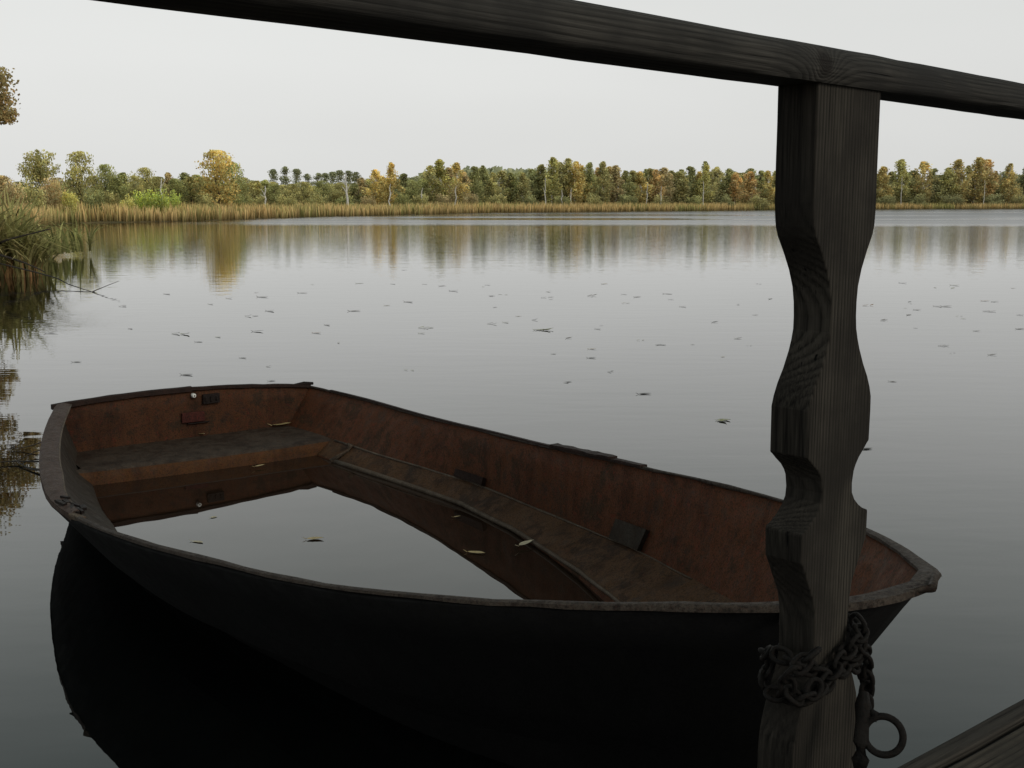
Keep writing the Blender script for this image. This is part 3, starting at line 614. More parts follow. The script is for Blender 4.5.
# transom
TW = 12; tb = len(V); rows = halfp(-1, 0); rowf = halfp(1, 0)
for r_, (p, q) in enumerate(zip(rows, rowf)):
    for c in range(1, TW):
        t = c / TW; x = p.lerp(q, t); cz = .030 * (1 - (2 * t - 1) ** 2) * (1 - r_ / 9.0) if True else 0
        if r_ == 9: x.z -= .02 * (1 - abs(2 * t - 1))
        V.append(x + Vector((0, 0, cz)) - AX * (.02 * (1 - (2 * t - 1) ** 2)))
def tv(r_, c): return r_ if c == 0 else (KC - 1 - r_ if c == TW else tb + r_ * (TW - 1) + c - 1)
for r_ in range(9):
    for c in range(TW): Fc.append((tv(r_, c), tv(r_, c + 1), tv(r_ + 1, c + 1), tv(r_ + 1, c))); mi.append(3)
V = [v + (.006 if v.z < .2 else .002) * noise.noise_vector(v * 3.0) for v in V]
hull = mesh_obj('hull', rel(V, boat), Fc, [MAT['inner'], MAT['ledge'], MAT['inner_grey'], MAT['inner_ochre'], MAT['outer'], MAT['outer'], MAT['outer'], MAT['outer']], boat, smooth=True)
for p, k in zip(hull.data.polygons, mi): p.material_index = k
bm = bmesh.new(); bm.from_mesh(hull.data); bmesh.ops.remove_doubles(bm, verts=bm.verts, dist=.0005)
bmesh.ops.recalc_face_normals(bm, faces=bm.faces)
c0 = Vector((0, 0, .25)); s = sum((f.calc_center_median() - c0).dot(f.normal) * f.calc_area() for f in bm.faces)
if s > 0: bmesh.ops.reverse_faces(bm, faces=bm.faces)
bm.to_mesh(hull.data); bm.free()
hull.data.set_sharp_from_angle(angle=R(24))
sm = hull.modifiers.new('shell', 'SOLIDIFY'); sm.thickness = .016; sm.offset = -1; sm.material_offset = 4; sm.material_offset_rim = 4; sm.use_quality_normals = True

# gunwale strip: from far transom corner round the bow to the break on the near side
BR = 14
path = [p.copy() for p in farC] + [p.copy() for p in nearC[BR:][::-1]]
path = [path[0]] + [p for a, p in zip(path, path[1:]) if (p - a).length > .004]
path = [p + Vector((0, 0, .004)) for p in path]
bow = W(4.2, 0, .595)
def gprof(i, n):
    p = path[i]; d = (p - bow).length; wd = .0065 + .025 * max(0, 1 - d / .8) ; h = .0038 + .003 * noise.noise(p * 6)
    wd *= 1 + .15 * noise.noise(p * 5)
    ex = .004
    return [(-wd, -h * 1.0), (-wd, h * .5), (-wd * .6, h), (wd * .2, h * 1.1), (ex + .004, h * .5), (ex + .006, -h * 1.3), (-.004, -h * 1.5)]
# travel is far side stern->bow->near side: the outboard side is to the left
def flip(i, n): return [(-x_, z_) for x_, z_ in gprof(i, n)][::-1]
V, Fc = sweep(path, flip)
o = mesh_obj('gunwale', rel(jit(V, .003, 14), boat), Fc, MAT['gunwale'], boat, smooth=True, sharp=50)
# wide plate on the near stern quarter
pp = nearC[0:BR + 1]
def plprof(i, n):
    wd = .058 * min(1, .35 + (n - 1 - i) * .14) + .004 * noise.noise(pp[i] * 7)
    return [(-wd, .006), (-wd * .5, .014), (.0, .012), (.012, .003), (.012, -.018), (.0, -.02), (-.006, -.004), (-wd, -.002)]
V, Fc = sweep([p + Vector((0, 0, .006)) for p in pp], plprof)
mesh_obj('rim_plate', rel(jit(V, .003, 16), boat), Fc, MAT['plate'], boat, smooth=True, sharp=40)
# lip along the inner edge of the plate
lip = []
for i, p in enumerate(pp):
    a = pp[max(i - 1, 0)]; c = pp[min(i + 1, len(pp) - 1)]; t = (c - a).normalized(); lip.append(p + Vector((-t.y, t.x, 0)) * (.058 * min(1, .35 + (len(pp) - 1 - i) * .14)) + Vector((0, 0, .010)))
V, Fc = tube(lip, .004, 6); mesh_obj('plate_lip', rel(V, boat), Fc, MAT['rib'], boat, smooth=True)
# broken joint
jp = nearC[BR]
r = random.Random(3); V = []; Fc = []
fr0 = lambda x, y, z: jp + AX * x + BX * y + Vector((0, 0, z))
for k in range(8):
    x0, y0 = r.uniform(-.20, .02), r.uniform(.0, .04); sx, sy = r.uniform(.012, .035), r.uniform(.005, .012); an = r.uniform(-.5, .5)
    fr = lambda x, y, z: fr0(x0 + x * math.cos(an) - y * math.sin(an), y0 + x * math.sin(an) + y * math.cos(an) - .18 * min(0, x0) * -.6, z)
    box(V, Fc, fr, (-sx, -sy * .7, .008), (sx, sy * .7, .0135 + r.uniform(0, .004)))
mesh_obj('broken_joint', rel(V, boat), Fc, MAT['dark_metal'], boat)
V = []; Fc = []
box(V, Fc, lambda x, y, z: fr0(.02 + x, -.005 + y + x * .4, z), (-.022, -.006, -.006), (.028, .014, .012))
o = mesh_obj('joint_clamp', rel(jit(V, .01, 30), boat), Fc, MAT['rib'], boat); o['label'] = 'bent yellowish clamp'; bevel(o, .004)
# transom caps
def tr_top(t):
    p = nearC[0].lerp(farC[0], t); return p + Vector((0, 0, .030 * (1 - (2 * t - 1) ** 2))) - AX * (.02 * (1 - (2 * t - 1) ** 2))
def cap(t0, t1, w_, h, name, mat):
    ps = [tr_top(t0 + (t1 - t0) * k / 10) for k in range(11)]
    pr = lambda i, n: [(-w_, -h), (-w_, h * .8), (-w_ * .5, h), (w_ * .6, h), (w_, h * .6), (w_, -h)]
    V, Fc = sweep([p + Vector((0, 0, .006)) for p in ps], pr)
    return mesh_obj(name, rel(jit(V, .0025, 18), boat), Fc, mat, boat)
cap(-.02, .50, .017, .012, 'transom_cap', MAT['cap'])
cap(.50, 1.0, .013, .008, 'transom_cap', MAT['cap'])
e1 = tr_top(.99); V = []; Fc = []; tube([e1 - BX * .08 + Vector((0, 0, .016)), e1 - BX * .02 + Vector((0, 0, .021)), e1 + BX * .03 + Vector((0, 0, .016))], [.007, .010, .008], 7, V, Fc)
mesh_obj('corner_knob', rel(V, boat), Fc, MAT['dark_metal'], boat, smooth=True)
# fittings on the inner transom face
def tr_face(t, dz, off):
    p = tr_top(t); return p + Vector((0, 0, dz)) + AX * (off + .0)
def plate(name, t, dz, wd, h, th, mat, tilt=0, bump_n=0):
    V = []; Fc = []; tl = (farC[0] - nearC[0]).normalized(); tl.z = 0
    nrm = Vector((tl.y, -tl.x, 0)); nrm = nrm if nrm.dot(AX) > 0 else -nrm
    q = tr_top(t) + nrm * .0 - Vector((0, 0, 0))
    rake = (ring(-1, 0, 1).lerp(ring(1, 0, 1), t) - ring(-1, 0, 0).lerp(ring(1, 0, 0), t)); rk = rake / max(.01, abs(rake.z))
    rk = rk - tl * rk.dot(tl)
    fr = lambda x, y, z: q + tl * x + rk * (-dz - z) + nrm * (y + .014)
    box(V, Fc, fr, (-wd / 2, -.01, -h / 2), (wd / 2, th, h / 2))
    for k in range(bump_n): box(V, Fc, fr, (-wd / 2 + wd * (k + .25) / bump_n, th, -h * .25), (-wd / 2 + wd * (k + .6) / bump_n, th + .006, h * .25))
    o = mesh_obj(name, rel(V, boat), Fc, mat, boat); bevel(o, .002); return o, q, nrm, rk
plate('motor_plate', .575, -.048, .085, .048, .008, MAT['dark_metal'], bump_n=3)
plate('motor_plate', .50, -.135, .115, .05, .003, MAT['red_paint'])
o, q, nrm, rk = plate('motor_bracket', .52, -.166, .11, .005, .006, MAT['dark_metal'])
q = tr_top(.505) + rk * .026 + nrm * .012
V = []; Fc = []; tube([q - nrm * .01, q + nrm * .012, q + nrm * .016], [.0105, .0105, .008], 12, V, Fc); o = mesh_obj('drain_plug', rel(V, boat), Fc, MAT['white'], boat, smooth=True, sharp=40); o['label'] = 'round white plug'
V = []; Fc = []; tube([q + nrm * .016, q + nrm * .018], [.004, .004], 8, V, Fc); h_ = mesh_obj('plug_hole', rel(V, boat), Fc, MAT['dark_metal'], o)
h_.parent = o
# stern bench
V = []; Fc = []
def hb(side, a):
    ls = fl if side > 0 else nl; best = min(range(NS), key=lambda i: abs(ls[i][0] - a)); return ls[best][1]
nb = 16; prof = [(-.04, .100), (.10, .104), (.24, .102), (.36, .101), (.398, .098), (.412, .090), (.418, .06), (.43, .0), (.44, -.10)]
for c in range(nb + 1):
    t = c / nb
    for (a, z) in prof:
        bn, bf = hb(-1, a) * (.82 + .06 * max(0, 1 - max(a, 0) / 1.26)), hb(1, a) * .815; b = bn + (bf - bn) * t
        zz = z + (.004 * noise.noise(Vector((a * 4, b * 4, 0))) if z > .05 else 0); aa = a + .02 * (1 - (2 * t - 1) ** 2) * (a > .3)
        if z < .05: zz -= 0; 
        V.append(W(aa, b, zz))
kp = len(prof)
mi = []
for c in range(nb):
    for j in range(kp - 1): Fc.append((c * kp + j, (c + 1) * kp + j, (c + 1) * kp + j + 1, c * kp + j + 1)); mi.append(0 if j < 5 else 1)
o = mesh_obj('bench', rel(V, boat), Fc, [MAT['bench'], MAT['bench_front']], boat, smooth=True)
for p, k in zip(o.data.polygons, mi): p.material_index = k
# ribs on creases
def rib_line(side, lvl, i0, i1, rad, name, mat, dz=.004):
    ps = [ring(side, i, lvl) + BX * (-side * .004) + Vector((0, 0, dz)) for i in range(i0, i1)]
    n = len(ps); V, Fc = tube(ps, [max(.0025, rad * (1 - .75 * k / n)) for k in range(n)], 6)
    return mesh_obj(name, rel(jit(V, .003, 8), boat), Fc, mat, boat, smooth=True)
rib_line(1, 1, 3, 25, .0055, 'side_rib', MAT['rib'], .0)
rib_line(1, 2, 4, 32, .012, 'floor_rib', MAT['rib'], .0)
# bulkhead band at the bench corner
V = []; Fc = []
cpt = [ring(1, 4, 1), ring(1, 4, 2)]
tube([cpt[0] - BX * .02 + Vector((0, 0, .012)), cpt[0] - BX * .03 - Vector((0, 0, .02)), cpt[1] - BX * .02], [.016, .012, .010], 6, V, Fc)
o = mesh_obj('corner_bracket', rel(jit(V, .012, 25), boat), Fc, MAT['rib'], boat, smooth=True); o['label'] = 'ochre cracked corner piece'
# strap on the far gunwale and repair patch
i0 = min(range(NS), key=lambda i: (farC[i] - Vector((.16, 4.2, .29))).length)
def farpt(f_):
    i = int(f_); return farC[i].lerp(farC[min(i + 1, NS - 1)], f_ - i)
def idx_px(px):   # station on the far rim seen at this bearing
    best = 0; bd = 1e9
    for k in range(0, (NS - 1) * 10):
        p = farpt(k / 10); d = p - CAM; x = 512 + F * d.x / d.dot(FW)
        if abs(x - px) < bd and p.y > 2.2: bd = abs(x - px); best = k / 10
    return best
def strap(name, x0, x1, wd, zb, h, mat, jitter=.003):
    a, b = idx_px(x0), idx_px(x1); ps = [farpt(a + (b - a) * k / 12) + Vector((0, 0, zb)) for k in range(13)]
    pr = lambda i, n: [(wd * .5, -h), (wd * .5, h), (-wd * .5, h), (-wd * .5, -h)]
    V, Fc = sweep(ps, pr); return mesh_obj(name, rel(jit(V, jitter, 22), boat), Fc, mat, boat)
strap('oarlock_strap', 551, 643, .026, .009, .004, MAT['cap'])
strap('oarlock_plate', 553, 613, .036, .016, .0035, MAT['cap'], .005)
strap('rim_strip', 330, 552, .014, .009, .003, MAT['cap'], .002)
def side_patch(name, px0, px1, l0, l1, mat, dark):
    a, b = idx_px(px0), idx_px(px1); V = []
    for u in (a, b):
        i = int(u); f_ = u - i
        for l in (l0, l1):
            p = ring(1, i, 0).lerp(ring(1, i, 1), l).lerp(ring(1, i + 1, 0).lerp(ring(1, i + 1, 1), l), f_)
            for off in (.002, .018): V.append(p - BX * off * 1.0 - AX * 0 + Vector((0, 0, off * .5)))
    Fc = [(0, 2, 3, 1), (4, 5, 7, 6), (0, 1, 5, 4), (2, 6, 7, 3), (0, 4, 6, 2), (1, 3, 7, 5)]
    return mesh_obj(name, rel(V, boat), Fc, mat, boat)
side_patch('repair_patch', 640, 674, .72, 1.0, MAT['inner_grey'], 1)
side_patch('seat_bracket', 472, 497, .84, .99, MAT['cap'], 1)
# bow fitting
V = []; Fc = []
tip = bow + Vector((0, 0, .012))
tube([nearC[-4] + Vector((0, 0, .004)), nearC[-2] + Vector((0, 0, .006)), tip, farC[-2] + Vector((0, 0, .006)), farC[-4] + Vector((0, 0, .004))], [.003, .005, .008, .005, .003], 8, V, Fc)
mesh_obj('bow_cap', rel(jit(V, .008, 22), boat), Fc, MAT['gunwale'], boat, smooth=True)
V = []; Fc = []; q = nearC[-7]
box(V, Fc, lambda x, y, z: q + Vector((x, y, z)), (-.010, -.008, -.022), (.010, .004, .010))
mesh_obj('bow_clip', rel(jit(V, .008, 40), boat), Fc, MAT['dark_metal'], boat)

# water standing in the boat
ZB = .033; pts = []
def wl(side, i):
    a, b = ring(side, i, 2), ring(side, i, 3); t = (a.z - ZB) / max(1e-4, a.z - b.z); t = min(1, max(0, t)); p = a.lerp(b, t); p.z = ZB; return p
i1 = NS - 1
near_p = [wl(-1, i) for i in range(0, i1)]; far_p = [wl(1, i) for i in range(0, i1)]
V = []; Fc = []
for a, b in zip(near_p, far_p): V += [a, b]
for i in range(len(near_p) - 1): Fc.append((2 * i, 2 * i + 2, 2 * i + 3, 2 * i + 1))
o = mesh_obj('bilge_water', V, Fc, MAT['bilge']); tag(o, kind='structure')

# ------------------------------------------------------------------ railing: carved post and top rail, jetty
TH = R(46); RD = Vector((math.sin(TH), math.cos(TH), 0)); NR = Vector((math.cos(TH), -math.sin(TH), 0))
P0 = Vector((.3854, 1.2490, 0))
railing = empty('wooden_railing', P0); railing.rotation_euler = (0, 0, math.pi / 2 - TH)   # local x along the rail, local -y towards the viewer
tag(railing, 'weathered grey railing with a carved flat post and a rounded top rail', 'railing')
PR = [(1.381, .070), (1.30, .070), (1.252, .0705), (1.238, .0695), (1.225, .068), (1.214, .064), (1.196, .052), (1.175, .040), (1.155, .0325), (1.137, .0295), (1.12, .0288), (1.105, .030), (1.092, .034), (1.08, .039), (1.06, .050), (1.044, .061), (1.03, .068), (1.018, .072), (1.0, .0725), (.963, .072), (.9605, .068), (.9535, .060), (.945, .049), (.937, .042), (.93, .038), (.915, .0350), (.903, .0362), (.893, .043), (.884, .054), (.878, .064), (.8735, .0755), (.872, .077), (.838, .076), (.825, .068), (.81, .060), (.80, .054), (.785, .046), (.77, .0425), (.755, .040), (.71, .038), (.69, .043), (.67, .053), (.65, .063), (.63, .071), (.61, .076), (.59, .078), (.4, .079), (-.4, .080)]
V = []; Fc = []; T = .050
dense = []
def lean(z):
    tb_ = [(1.4, -.011), (1.25, -.008), (1.1, .002), (1.0, .0045), (.85, .0068), (.7, .009), (.5, .011), (-.5, .011)]
    for (a, ca), (b, cb) in zip(tb_, tb_[1:]):
        if z >= b: return cb + (ca - cb) * (z - b) / (a - b)
    return .011
for (z0, w0), (z1, w1) in zip(PR, PR[1:]):
    n_ = max(1, int(abs(z0 - z1) / .02)) if z0 > .5 else 1
    for k in range(n_): dense.append((z0 + (z1 - z0) * k / n_, w0 + (w1 - w0) * k / n_))
dense.append(PR[-1])
for (z, hw) in dense:
    c = lean(z)
    j1, j2 = .0012 * noise.noise(Vector((z * 22, 1, 0))), .0012 * noise.noise(Vector((z * 22, 5, 0)))
    V += [(c - hw + j1, 0, z), (c + hw + j2, 0, z), (c + hw + j2, T, z), (c - hw + j1, T, z)]
for i in range(len(dense) - 1):
    for j in range(4): j2 = (j + 1) % 4; Fc.append((i * 4 + j, (i + 1) * 4 + j, (i + 1) * 4 + j2, i * 4 + j2))
Fc.append((0, 1, 2, 3)); Fc.append(tuple(len(V) - 4 + k for k in (3, 2, 1, 0)))
post = mesh_obj('carved_post', V, Fc, MAT['post'], railing); bevel(post, .0025, 2)
V = []; Fc = []; ps = []
pr = [(-.004, 1.3785), (-.009, 1.383), (-.0105, 1.392), (-.008, 1.403), (-.002, 1.4125), (.009, 1.4195), (.026, 1.4225), (.042, 1.4195), (.053, 1.411), (.058, 1.398), (.058, 1.383), (.053, 1.3785)]
nx = 90
for i in range(nx + 1):
    x = -2.2 + 5.2 * i / nx
    for j, (y, z) in enumerate(pr):
        z = z - max(0, -x - .1) * .0045; d = .0022 * noise.noise(Vector((x * 3, j * .45, 2))) + (.0012 * noise.noise(Vector((x * 14, j * .8, 5))))
        if abs(x + .085) < .12: d += .0025 * math.exp(-((x + .085) / .03) ** 2) * (j in (2, 3, 4))
        cy, cz = .026, 1.395; l_ = math.hypot(y - cy, z - cz); V.append((x, y + (y - cy) / l_ * d, z + (z - cz) / l_ * d + (0 if j not in (0, 11) else 0)))
kq = len(pr)
for i in range(nx):
    for j in range(kq): j2 = (j + 1) % kq; Fc.append((i * kq + j, i * kq + j2, (i + 1) * kq + j2, (i + 1) * kq + j))
Fc.append(tuple(range(kq))[::-1]); Fc.append(tuple(nx * kq + j for j in range(kq)))
rail = mesh_obj('top_rail', [Vector(v) for v in V], Fc, MAT['rail'], railing, smooth=True, sharp=50)
bm = bmesh.new(); bm.from_mesh(rail.data)
for v in bm.verts: v.co.z -= 0
bmesh.ops.recalc_face_normals(bm, faces=bm.faces); bm.to_mesh(rail.data); bm.free(); rail.data.set_sharp_from_angle(angle=R(50))
bm = bmesh.new(); bm.from_mesh(post.data); bmesh.ops.recalc_face_normals(bm, faces=bm.faces); bm.to_mesh(post.data); bm.free()

DZ = .5
JA = at_z(908, 756, DZ); JB = at_z(1004, 705, DZ); JD = (JB - JA).normalized(); JN = Vector((JD.y, -JD.x, 0)); JO = JA - JD * .1; JO.z = 0
jetty = empty('jetty', JO); jetty.rotation_euler = (0, 0, math.atan2(JD.y, JD.x))
tag(jetty, 'weathered plank jetty showing at the bottom right corner below the railing', 'jetty')
def board(name, x0, x1, y0, y1, z0, z1, mat, seed, rough=.002, wav=.0):
    V = []; Fc = []; n_ = 40
    for i in range(n_ + 1):
        x = x0 + (x1 - x0) * i / n_
        d0 = wav * noise.noise(Vector((x * 6, seed, 0))); d1 = wav * noise.noise(Vector((x * 6, seed + 3, 0)))
        V += [(x, y0 + d0, z0), (x, y1 + d1, z0), (x, y1 + d1, z1 + rough * noise.noise(Vector((x * 9, seed, 1)))), (x, y0 + d0, z1 + rough * noise.noise(Vector((x * 9, seed, 7))))]
    for i in range(n_):
        for j in range(4): j2 = (j + 1) % 4; Fc.append((i * 4 + j, i * 4 + j2, (i + 1) * 4 + j2, (i + 1) * 4 + j))
    Fc.append((3, 2, 1, 0)); Fc.append(tuple(n_ * 4 + k for k in range(4)))
    o = mesh_obj(name, V, Fc, mat, jetty); bm = bmesh.new(); bm.from_mesh(o.data); bmesh.ops.recalc_face_normals(bm, faces=bm.faces); bm.to_mesh(o.data); bm.free(); bevel(o, .004); return o
def yl(px, py):   # perp coordinate (local y) of a deck point
    p = at_z(px, py, DZ) - JO; return -p.dot(JN), p.dot(JD)
ya = yl(908, 756)[0]; yb = yl(1004, 705)[0]; ys = yl(990, 735)[0]
YE = min(ya, yb) if False else (ya + yb) / 2
print('deck edge', ya, yb, ys, yl(938, 764), yl(1024, 713))
YE -= .010; ys -= .008
board('edge_board', -2.0, 3.5, ys + .005, YE, DZ - .11, DZ + .004, MAT['end_board'], 1, .006, .006)
yy = ys - .004
for k in range(6):
    board('plank', -2.0, 3.5, yy - .14, yy, DZ - .035, DZ, MAT['deck'], 10 + k, .003, .003); yy -= .147
board('joist', -2.0, 3.5, YE - .24, YE - .18, DZ - .17, DZ - .036, MAT['end_board'], 30)
for xx in (-1.2, 1.3, 2.9):
    V = []; Fc = []; tube([(xx, YE - .32, -.8), (xx, YE - .32, DZ - .04)], [.06, .055], 12, V, Fc); mesh_obj('pile', V, Fc, MAT['post'], jetty, smooth=True, sharp=40)

# ------------------------------------------------------------------ chain wound round the post, and ring
def link_mesh(L_=.025, Wd=.0085, rr=.0031):
    V = []; Fc = []; path = []; n_ = 18
    for k in range(n_):
        an = 2 * math.pi * k / n_; c_, s_ = math.cos(an), math.sin(an); path.append(Vector(((L_ / 2 - Wd) * (1 if c_ > 0 else -1) * (abs(c_) > .2) * min(1, abs(c_) * 2) + Wd * c_, Wd * s_, 0)))
    sg = 7
    for k, p in enumerate(path):
        t = (path[(k + 1) % n_] - path[k - 1]).normalized(); u = Vector((-t.y, t.x, 0))
        for j in range(sg):
            a = 2 * math.pi * j / sg; V.append(p + u * rr * math.cos(a) + Vector((0, 0, rr * math.sin(a))))
    for k in range(n_):
        k2 = (k + 1) % n_
        for j in range(sg): j2 = (j + 1) % sg; Fc.append((k * sg + j, k * sg + j2, k2 * sg + j2, k2 * sg + j))
    me = bpy.data.meshes.new('chain_link'); me.from_pydata([tuple(v) for v in V], [], Fc); me.materials.append(MAT['chain'])
    for p in me.polygons: p.use_smooth = True
    return me
MAT['chain'] = rust('rusty_chain', [(.004, .0036, .0033), (.009, .0078, .0068), (.016, .013, .011)], 60, .6, .9, fleck=(.014, .008, .006))
LK = link_mesh()
chain = empty('mooring_chain', P0 + Vector((0, 0, .70))); chain.rotation_euler = railing.rotation_euler
tag(chain, 'rusty chain wound in loose loops around the lower carved post', 'chain')
def lay(path, twist0=0, maxn=60):
    ps = catmull(path, 10); step = .0178; acc = 0; k = 0; last = ps[0]
    pos = [ps[0]]
    for a, b in zip(ps, ps[1:]):
        d = (b - a).length
        while acc + d >= step:
            f_ = (step - acc) / d; a = a.lerp(b, f_); pos.append(a); d = (b - a).length; acc = 0
        acc += d
    for i, (a, b) in enumerate(zip(pos, pos[1:])):
        if k >= maxn: break
        t = (b - a).normalized(); q = t.to_track_quat('X', 'Z')
        o = bpy.data.objects.new('link', LK); COL.objects.link(o); o.parent = chain; o.location = (a + b) / 2
        o.rotation_mode = 'QUATERNION'; o.rotation_quaternion = q @ Matrix.Rotation((math.pi / 2) * (i % 2) + R(25) + twist0 + rnd.uniform(-.25, .25), 3, 'X').to_quaternion(); k += 1
cxx = .010
def loop(z_l, z_r, rx, ry, a0, a1, sag=0, n_=16, yo=.027, cx=cxx):
    o = []
    for k in range(n_ + 1):
        a = R(a0 + (a1 - a0) * k / n_); sx_ = math.cos(a); sy_ = math.sin(a)
        # squarish path hugging the board
        x = cx + rx * (abs(sx_) ** .7) * (1 if sx_ > 0 else -1); y = yo + ry * (abs(sy_) ** .6) * (1 if sy_ > 0 else -1)
        t = (sx_ + 1) / 2; o.append(Vector((x, y, (z_l * (1 - t) + z_r * t) - .70 - sag * abs(sy_))))
    return o
lay(loop(.665, .722, .072, .040, 170, 530, .006))
lay(loop(.716, .676, .070, .039, 175, 520, .01), .6)
lay([Vector((-.062, -.02, .036)), Vector((-.088, -.015, .024)), Vector((-.094, 0, -.004)), Vector((-.074, -.016, -.024)), Vector((-.05, -.018, -.006))], .3)
lay([Vector((.044, -.014, .030)), Vector((.056, -.014, .020)), Vector((.050, -.016, .006)), Vector((.07, -.012, -.006)), Vector((.088, -.008, -.026)), Vector((.098, -.004, -.052)), Vector((.104, -.002, -.085)), Vector((.106, .0, -.125))], .2)
lay([Vector((.062, .0, .036)), Vector((.055, -.016, .026)), Vector((.03, -.017, .016)), Vector((.0, -.017, .004)), Vector((-.03, -.017, -.012)), Vector((-.066, -.016, -.026))], .9)
lay([Vector((.098, .005, -.03)), Vector((.11, .004, -.06)), Vector((.114, .004, -.095)), Vector((.112, .0, -.13))], 1.1)
# ring seen as a circle right of the post
RC = CAM + ray(883.5, 735.5) * 1.262
ringr = empty('mooring_ring', RC); tag(ringr, 'round iron mooring ring hanging at the right side of the post below the chain', 'mooring ring')
vw = (CAM - RC).normalized(); u_ = Vector((0, 0, 1)).cross(vw).normalized(); w_ = vw.cross(u_)
V = []; Fc = []; n_ = 40; sg = 10; RR, rr = .0215, .0042
for k in range(n_):
    a = 2 * math.pi * k / n_; rad = u_ * math.cos(a) + w_ * math.sin(a)
    for j in range(sg):
        b = 2 * math.pi * j / sg; V.append(rad * (RR + rr * math.cos(b)) + vw * rr * math.sin(b))
for k in range(n_):
    for j in range(sg): Fc.append((k * sg + j, k * sg + (j + 1) % sg, ((k + 1) % n_) * sg + (j + 1) % sg, ((k + 1) % n_) * sg + j))
mesh_obj('ring', V, Fc, MAT['chain'], ringr, smooth=True)
V = []; Fc = []
c0 = u_ * -.024
tube([c0 + w_ * .046 - vw * .004, c0 + w_ * .03, c0 + w_ * .012, c0 - w_ * .012, c0 - w_ * .03, c0 - w_ * .04 - vw * .004], [.006, .0095, .008, .009, .0105, .007], 9, V, Fc)
tube([c0 + w_ * .026 + u_ * .004, c0 + w_ * .022 + u_ * .014, c0 + w_ * .014 + u_ * .012], [.005, .0055, .004], 7, V, Fc)
mesh_obj('shackle', jit(V, .002, 60), Fc, MAT['chain'], ringr, smooth=True)

# ------------------------------------------------------------------ fallen leaves
def leaf_mat(name, a, b):
    m = M(name); m.obj(); c = m.ramp(m.noise(m.obj(), 40, 4), [(.35, a), (.65, b)]); return m.pbr(c, .6, m.bump(m.noise(m.obj(), 80, 3), .4, .003))
LM = {'brown': leaf_mat('brown_leaf', (.045, .028, .015), (.10, .065, .035)), 'green': leaf_mat('green_leaf', (.12, .14, .04), (.32, .31, .09)), 'orange': leaf_mat('orange_leaf', (.22, .11, .04), (.36, .20, .08)), 'dark': leaf_mat('dark_leaf', (.012, .010, .008), (.04, .03, .02)), 'pale': leaf_mat('pale_leaf', (.35, .31, .22), (.5, .44, .3)), 'straw': leaf_mat('straw_leaf', (.26, .20, .09), (.42, .33, .16))}
def leaf_geo(V, Fc, c, L_, wd, an, curl, rr, tilt=0):
    d = Vector((math.cos(an), math.sin(an), 0)); s = Vector((-d.y, d.x, 0)); n_ = 8; b = len(V)
    for k in range(n_ + 1):
        t = k / n_; ww = wd * math.sin(math.pi * t ** .85) ** .8 * (1 + .12 * rr.uniform(-1, 1)); z = curl * (2 * t - 1) ** 2 + tilt * t; bend = s * .12 * L_ * math.sin(t * 2.6)
        p = c + d * (L_ * (t - .5)) + bend
        V += [p - s * ww + Vector((0, 0, z + curl * .8)), p + Vector((0, 0, z)), p + s * ww + Vector((0, 0, z + curl * .5))]
    for k in range(n_):
        for j in range(2): Fc.append((b + 3 * k + j, b + 3 * k + j + 1, b + 3 * k + j + 4, b + 3 * k + j + 3))
    tube([c - d * L_ * .5, c - d * L_ * .72 + s * .02 * L_ + Vector((0, 0, .1 * L_))], [L_ * .02, L_ * .012], 4, V, Fc)
def floater(px, py, wpx, col, n_=1, z=.002, label=None, group=None, name='fallen_leaf', lift=.3, aspect=.33, base=None):
    p = at_z(px, py, z) if base is None else base; dist = p.y; L_ = max(.03, wpx * dist / F); rr = random.Random(int(px * 7 + py))
    V = []; Fc = []
    for k in range(n_):
        leaf_geo(V, Fc, Vector((rr.uniform(-.5, .5) * L_ * (n_ > 1), rr.uniform(-.3, .3) * L_ * (n_ > 1), 0)), L_ * (1 if n_ == 1 else rr.uniform(.3, .5)), L_ * aspect * (.5 if n_ == 1 else .22), rr.uniform(-.7, .7), L_ * .05 * lift, rr, L_ * lift * rr.uniform(0, .25))
    o = mesh_obj(name, V, Fc, LM[col], smooth=True); o.location = p; return o
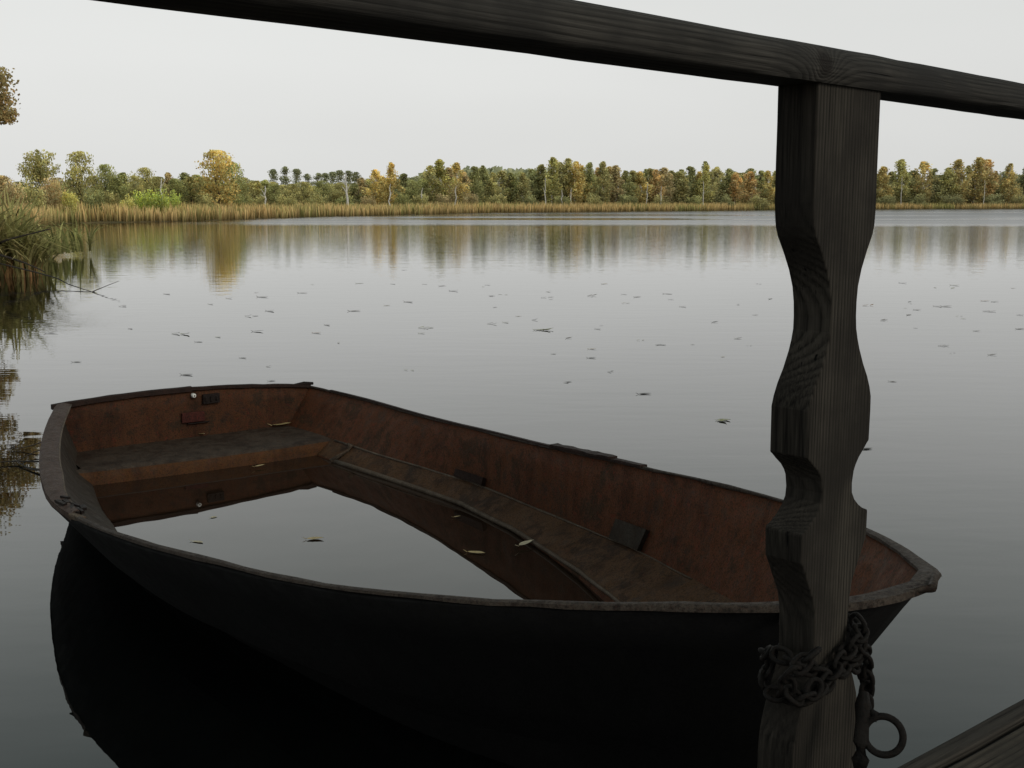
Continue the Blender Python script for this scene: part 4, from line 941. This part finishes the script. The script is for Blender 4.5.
LEAVES = [(167,294,6,'brown',1),(127,306,9,'brown',2),(263,297,9,'brown',1),(303,293,7,'brown',1),(251,316,10,'brown',2),(270,311,8,'brown',1),(355,311,9,'brown',1),(258,331.5,9,'dark',1),(327,325,6,'brown',1),(317,333,7,'orange',1),(184,334,15,'green',3),(199,342,6,'dark',1),(218,337,5,'green',1),(129,329,9,'brown',2),(52,333,9,'dark',1),(243,358,6,'dark',1),(271,366.6,7,'dark',2),(187,375,10,'dark',1),(77,362,7,'dark',1),(272,381,6,'dark',1),
 (405,270,4,'brown',1),(443,286,6,'brown',1),(454,291,7,'dark',1),(488,285,4,'dark',1),(491.5,296,9,'brown',2),(408.5,302,8,'brown',1),(489,324,11,'brown',2),(428,328,11,'green',3),(535,320,10,'dark',2),(547,330,18,'green',4),(596,296,11,'brown',2),(638,297,6,'brown',1),(668,294,7,'brown',1),(671.5,299.5,4,'dark',1),(657,345,11,'dark',2),(598,329,5,'dark',1),(592,358,7,'dark',1),(614,371.5,9,'dark',2),(569,382,10,'dark',2),(645,394,11,'dark',1),(409,370,7,'green',2),(554,354,4,'brown',1),
 (869.5,305.5,10,'orange',2),(909.6,315,6,'brown',1),(881,320,11,'brown',2),(916,328,3,'dark',1),(947,306.5,8,'brown',1),(986,301,6,'orange',1),(991,311.6,12,'brown',2),(1021,315,7,'dark',2),(1021,329,7,'brown',1),(947,346,10,'brown',2),(993,355,7,'brown',1),(739,338.6,6,'brown',1),(727,421,20,'green',3),(868,449,10,'dark',1),(771,299,5,'brown',1),(893,381.6,6,'brown',1),(756,315,4,'brown',1)]
rl = random.Random(21)
for _ in range(48):
    LEAVES.append((rl.choice((rl.uniform(110, 760), rl.uniform(380, 760), rl.uniform(885, 1015))), 283 + 75 * rl.random() ** 1.6, rl.uniform(3, 6.5), rl.choice(('brown', 'dark', 'green', 'straw')), rl.choice((1, 1, 2))))
LEAVES.sort(); cnt = {}
for (px, py, wpx, col, n_) in LEAVES:
    k = (col, n_ > 1); i = cnt.get(k, 0); cnt[k] = i + 1
    floater(px, py, wpx * 1.2, col, n_, aspect=.5, lift=.4)
    o = bpy.context.scene.collection.objects[-1]
    if n_ > 1: o.name = 'leaf_cluster'
    tag(o, f"{col} {'leaf cluster' if n_ > 1 else 'single leaf'} floating on the open lake, {ordw(i)} of these from left", 'leaf', 'leaves floating on the lake')
def placed(px, py, wpx, z, col, label, aspect=.4, lift=.5, n_=1):
    o = floater(px, py, wpx, col, n_, z=z, lift=lift, aspect=aspect); tag(o, label, 'leaf', 'leaves fallen in the boat'); return o
placed(282, 425, 20, .112, 'straw', 'straw yellow leaf on the bench in the far stern corner', .5)
placed(200, 434, 12, .112, 'straw', 'small straw leaf at the back of the bench under the motor plate')
placed(260, 466, 12, ZB + .01, 'straw', 'yellow leaf caught against the bench front')
placed(315, 539, 18, ZB + .003, 'straw', 'curled brown leaf floating on the water inside the boat', .5)
placed(197, 542, 15, ZB + .002, 'pale', 'pale thin leaf floating inside the boat near the near side', .35, .1)
placed(214, 517, 7, ZB + .002, 'pale', 'tiny white leaf floating inside the boat', .6, .1)
placed(476, 553, 20, ZB + .003, 'straw', 'straw leaf floating below the side rib inside the boat', .4)
placed(527, 544, 22, ZB + .012, 'pale', 'pale leaf lying along the floor rib inside the boat', .35)
placed(457, 517, 8, ZB + .004, 'straw', 'small pale leaf stuck near the floor rib', .4)
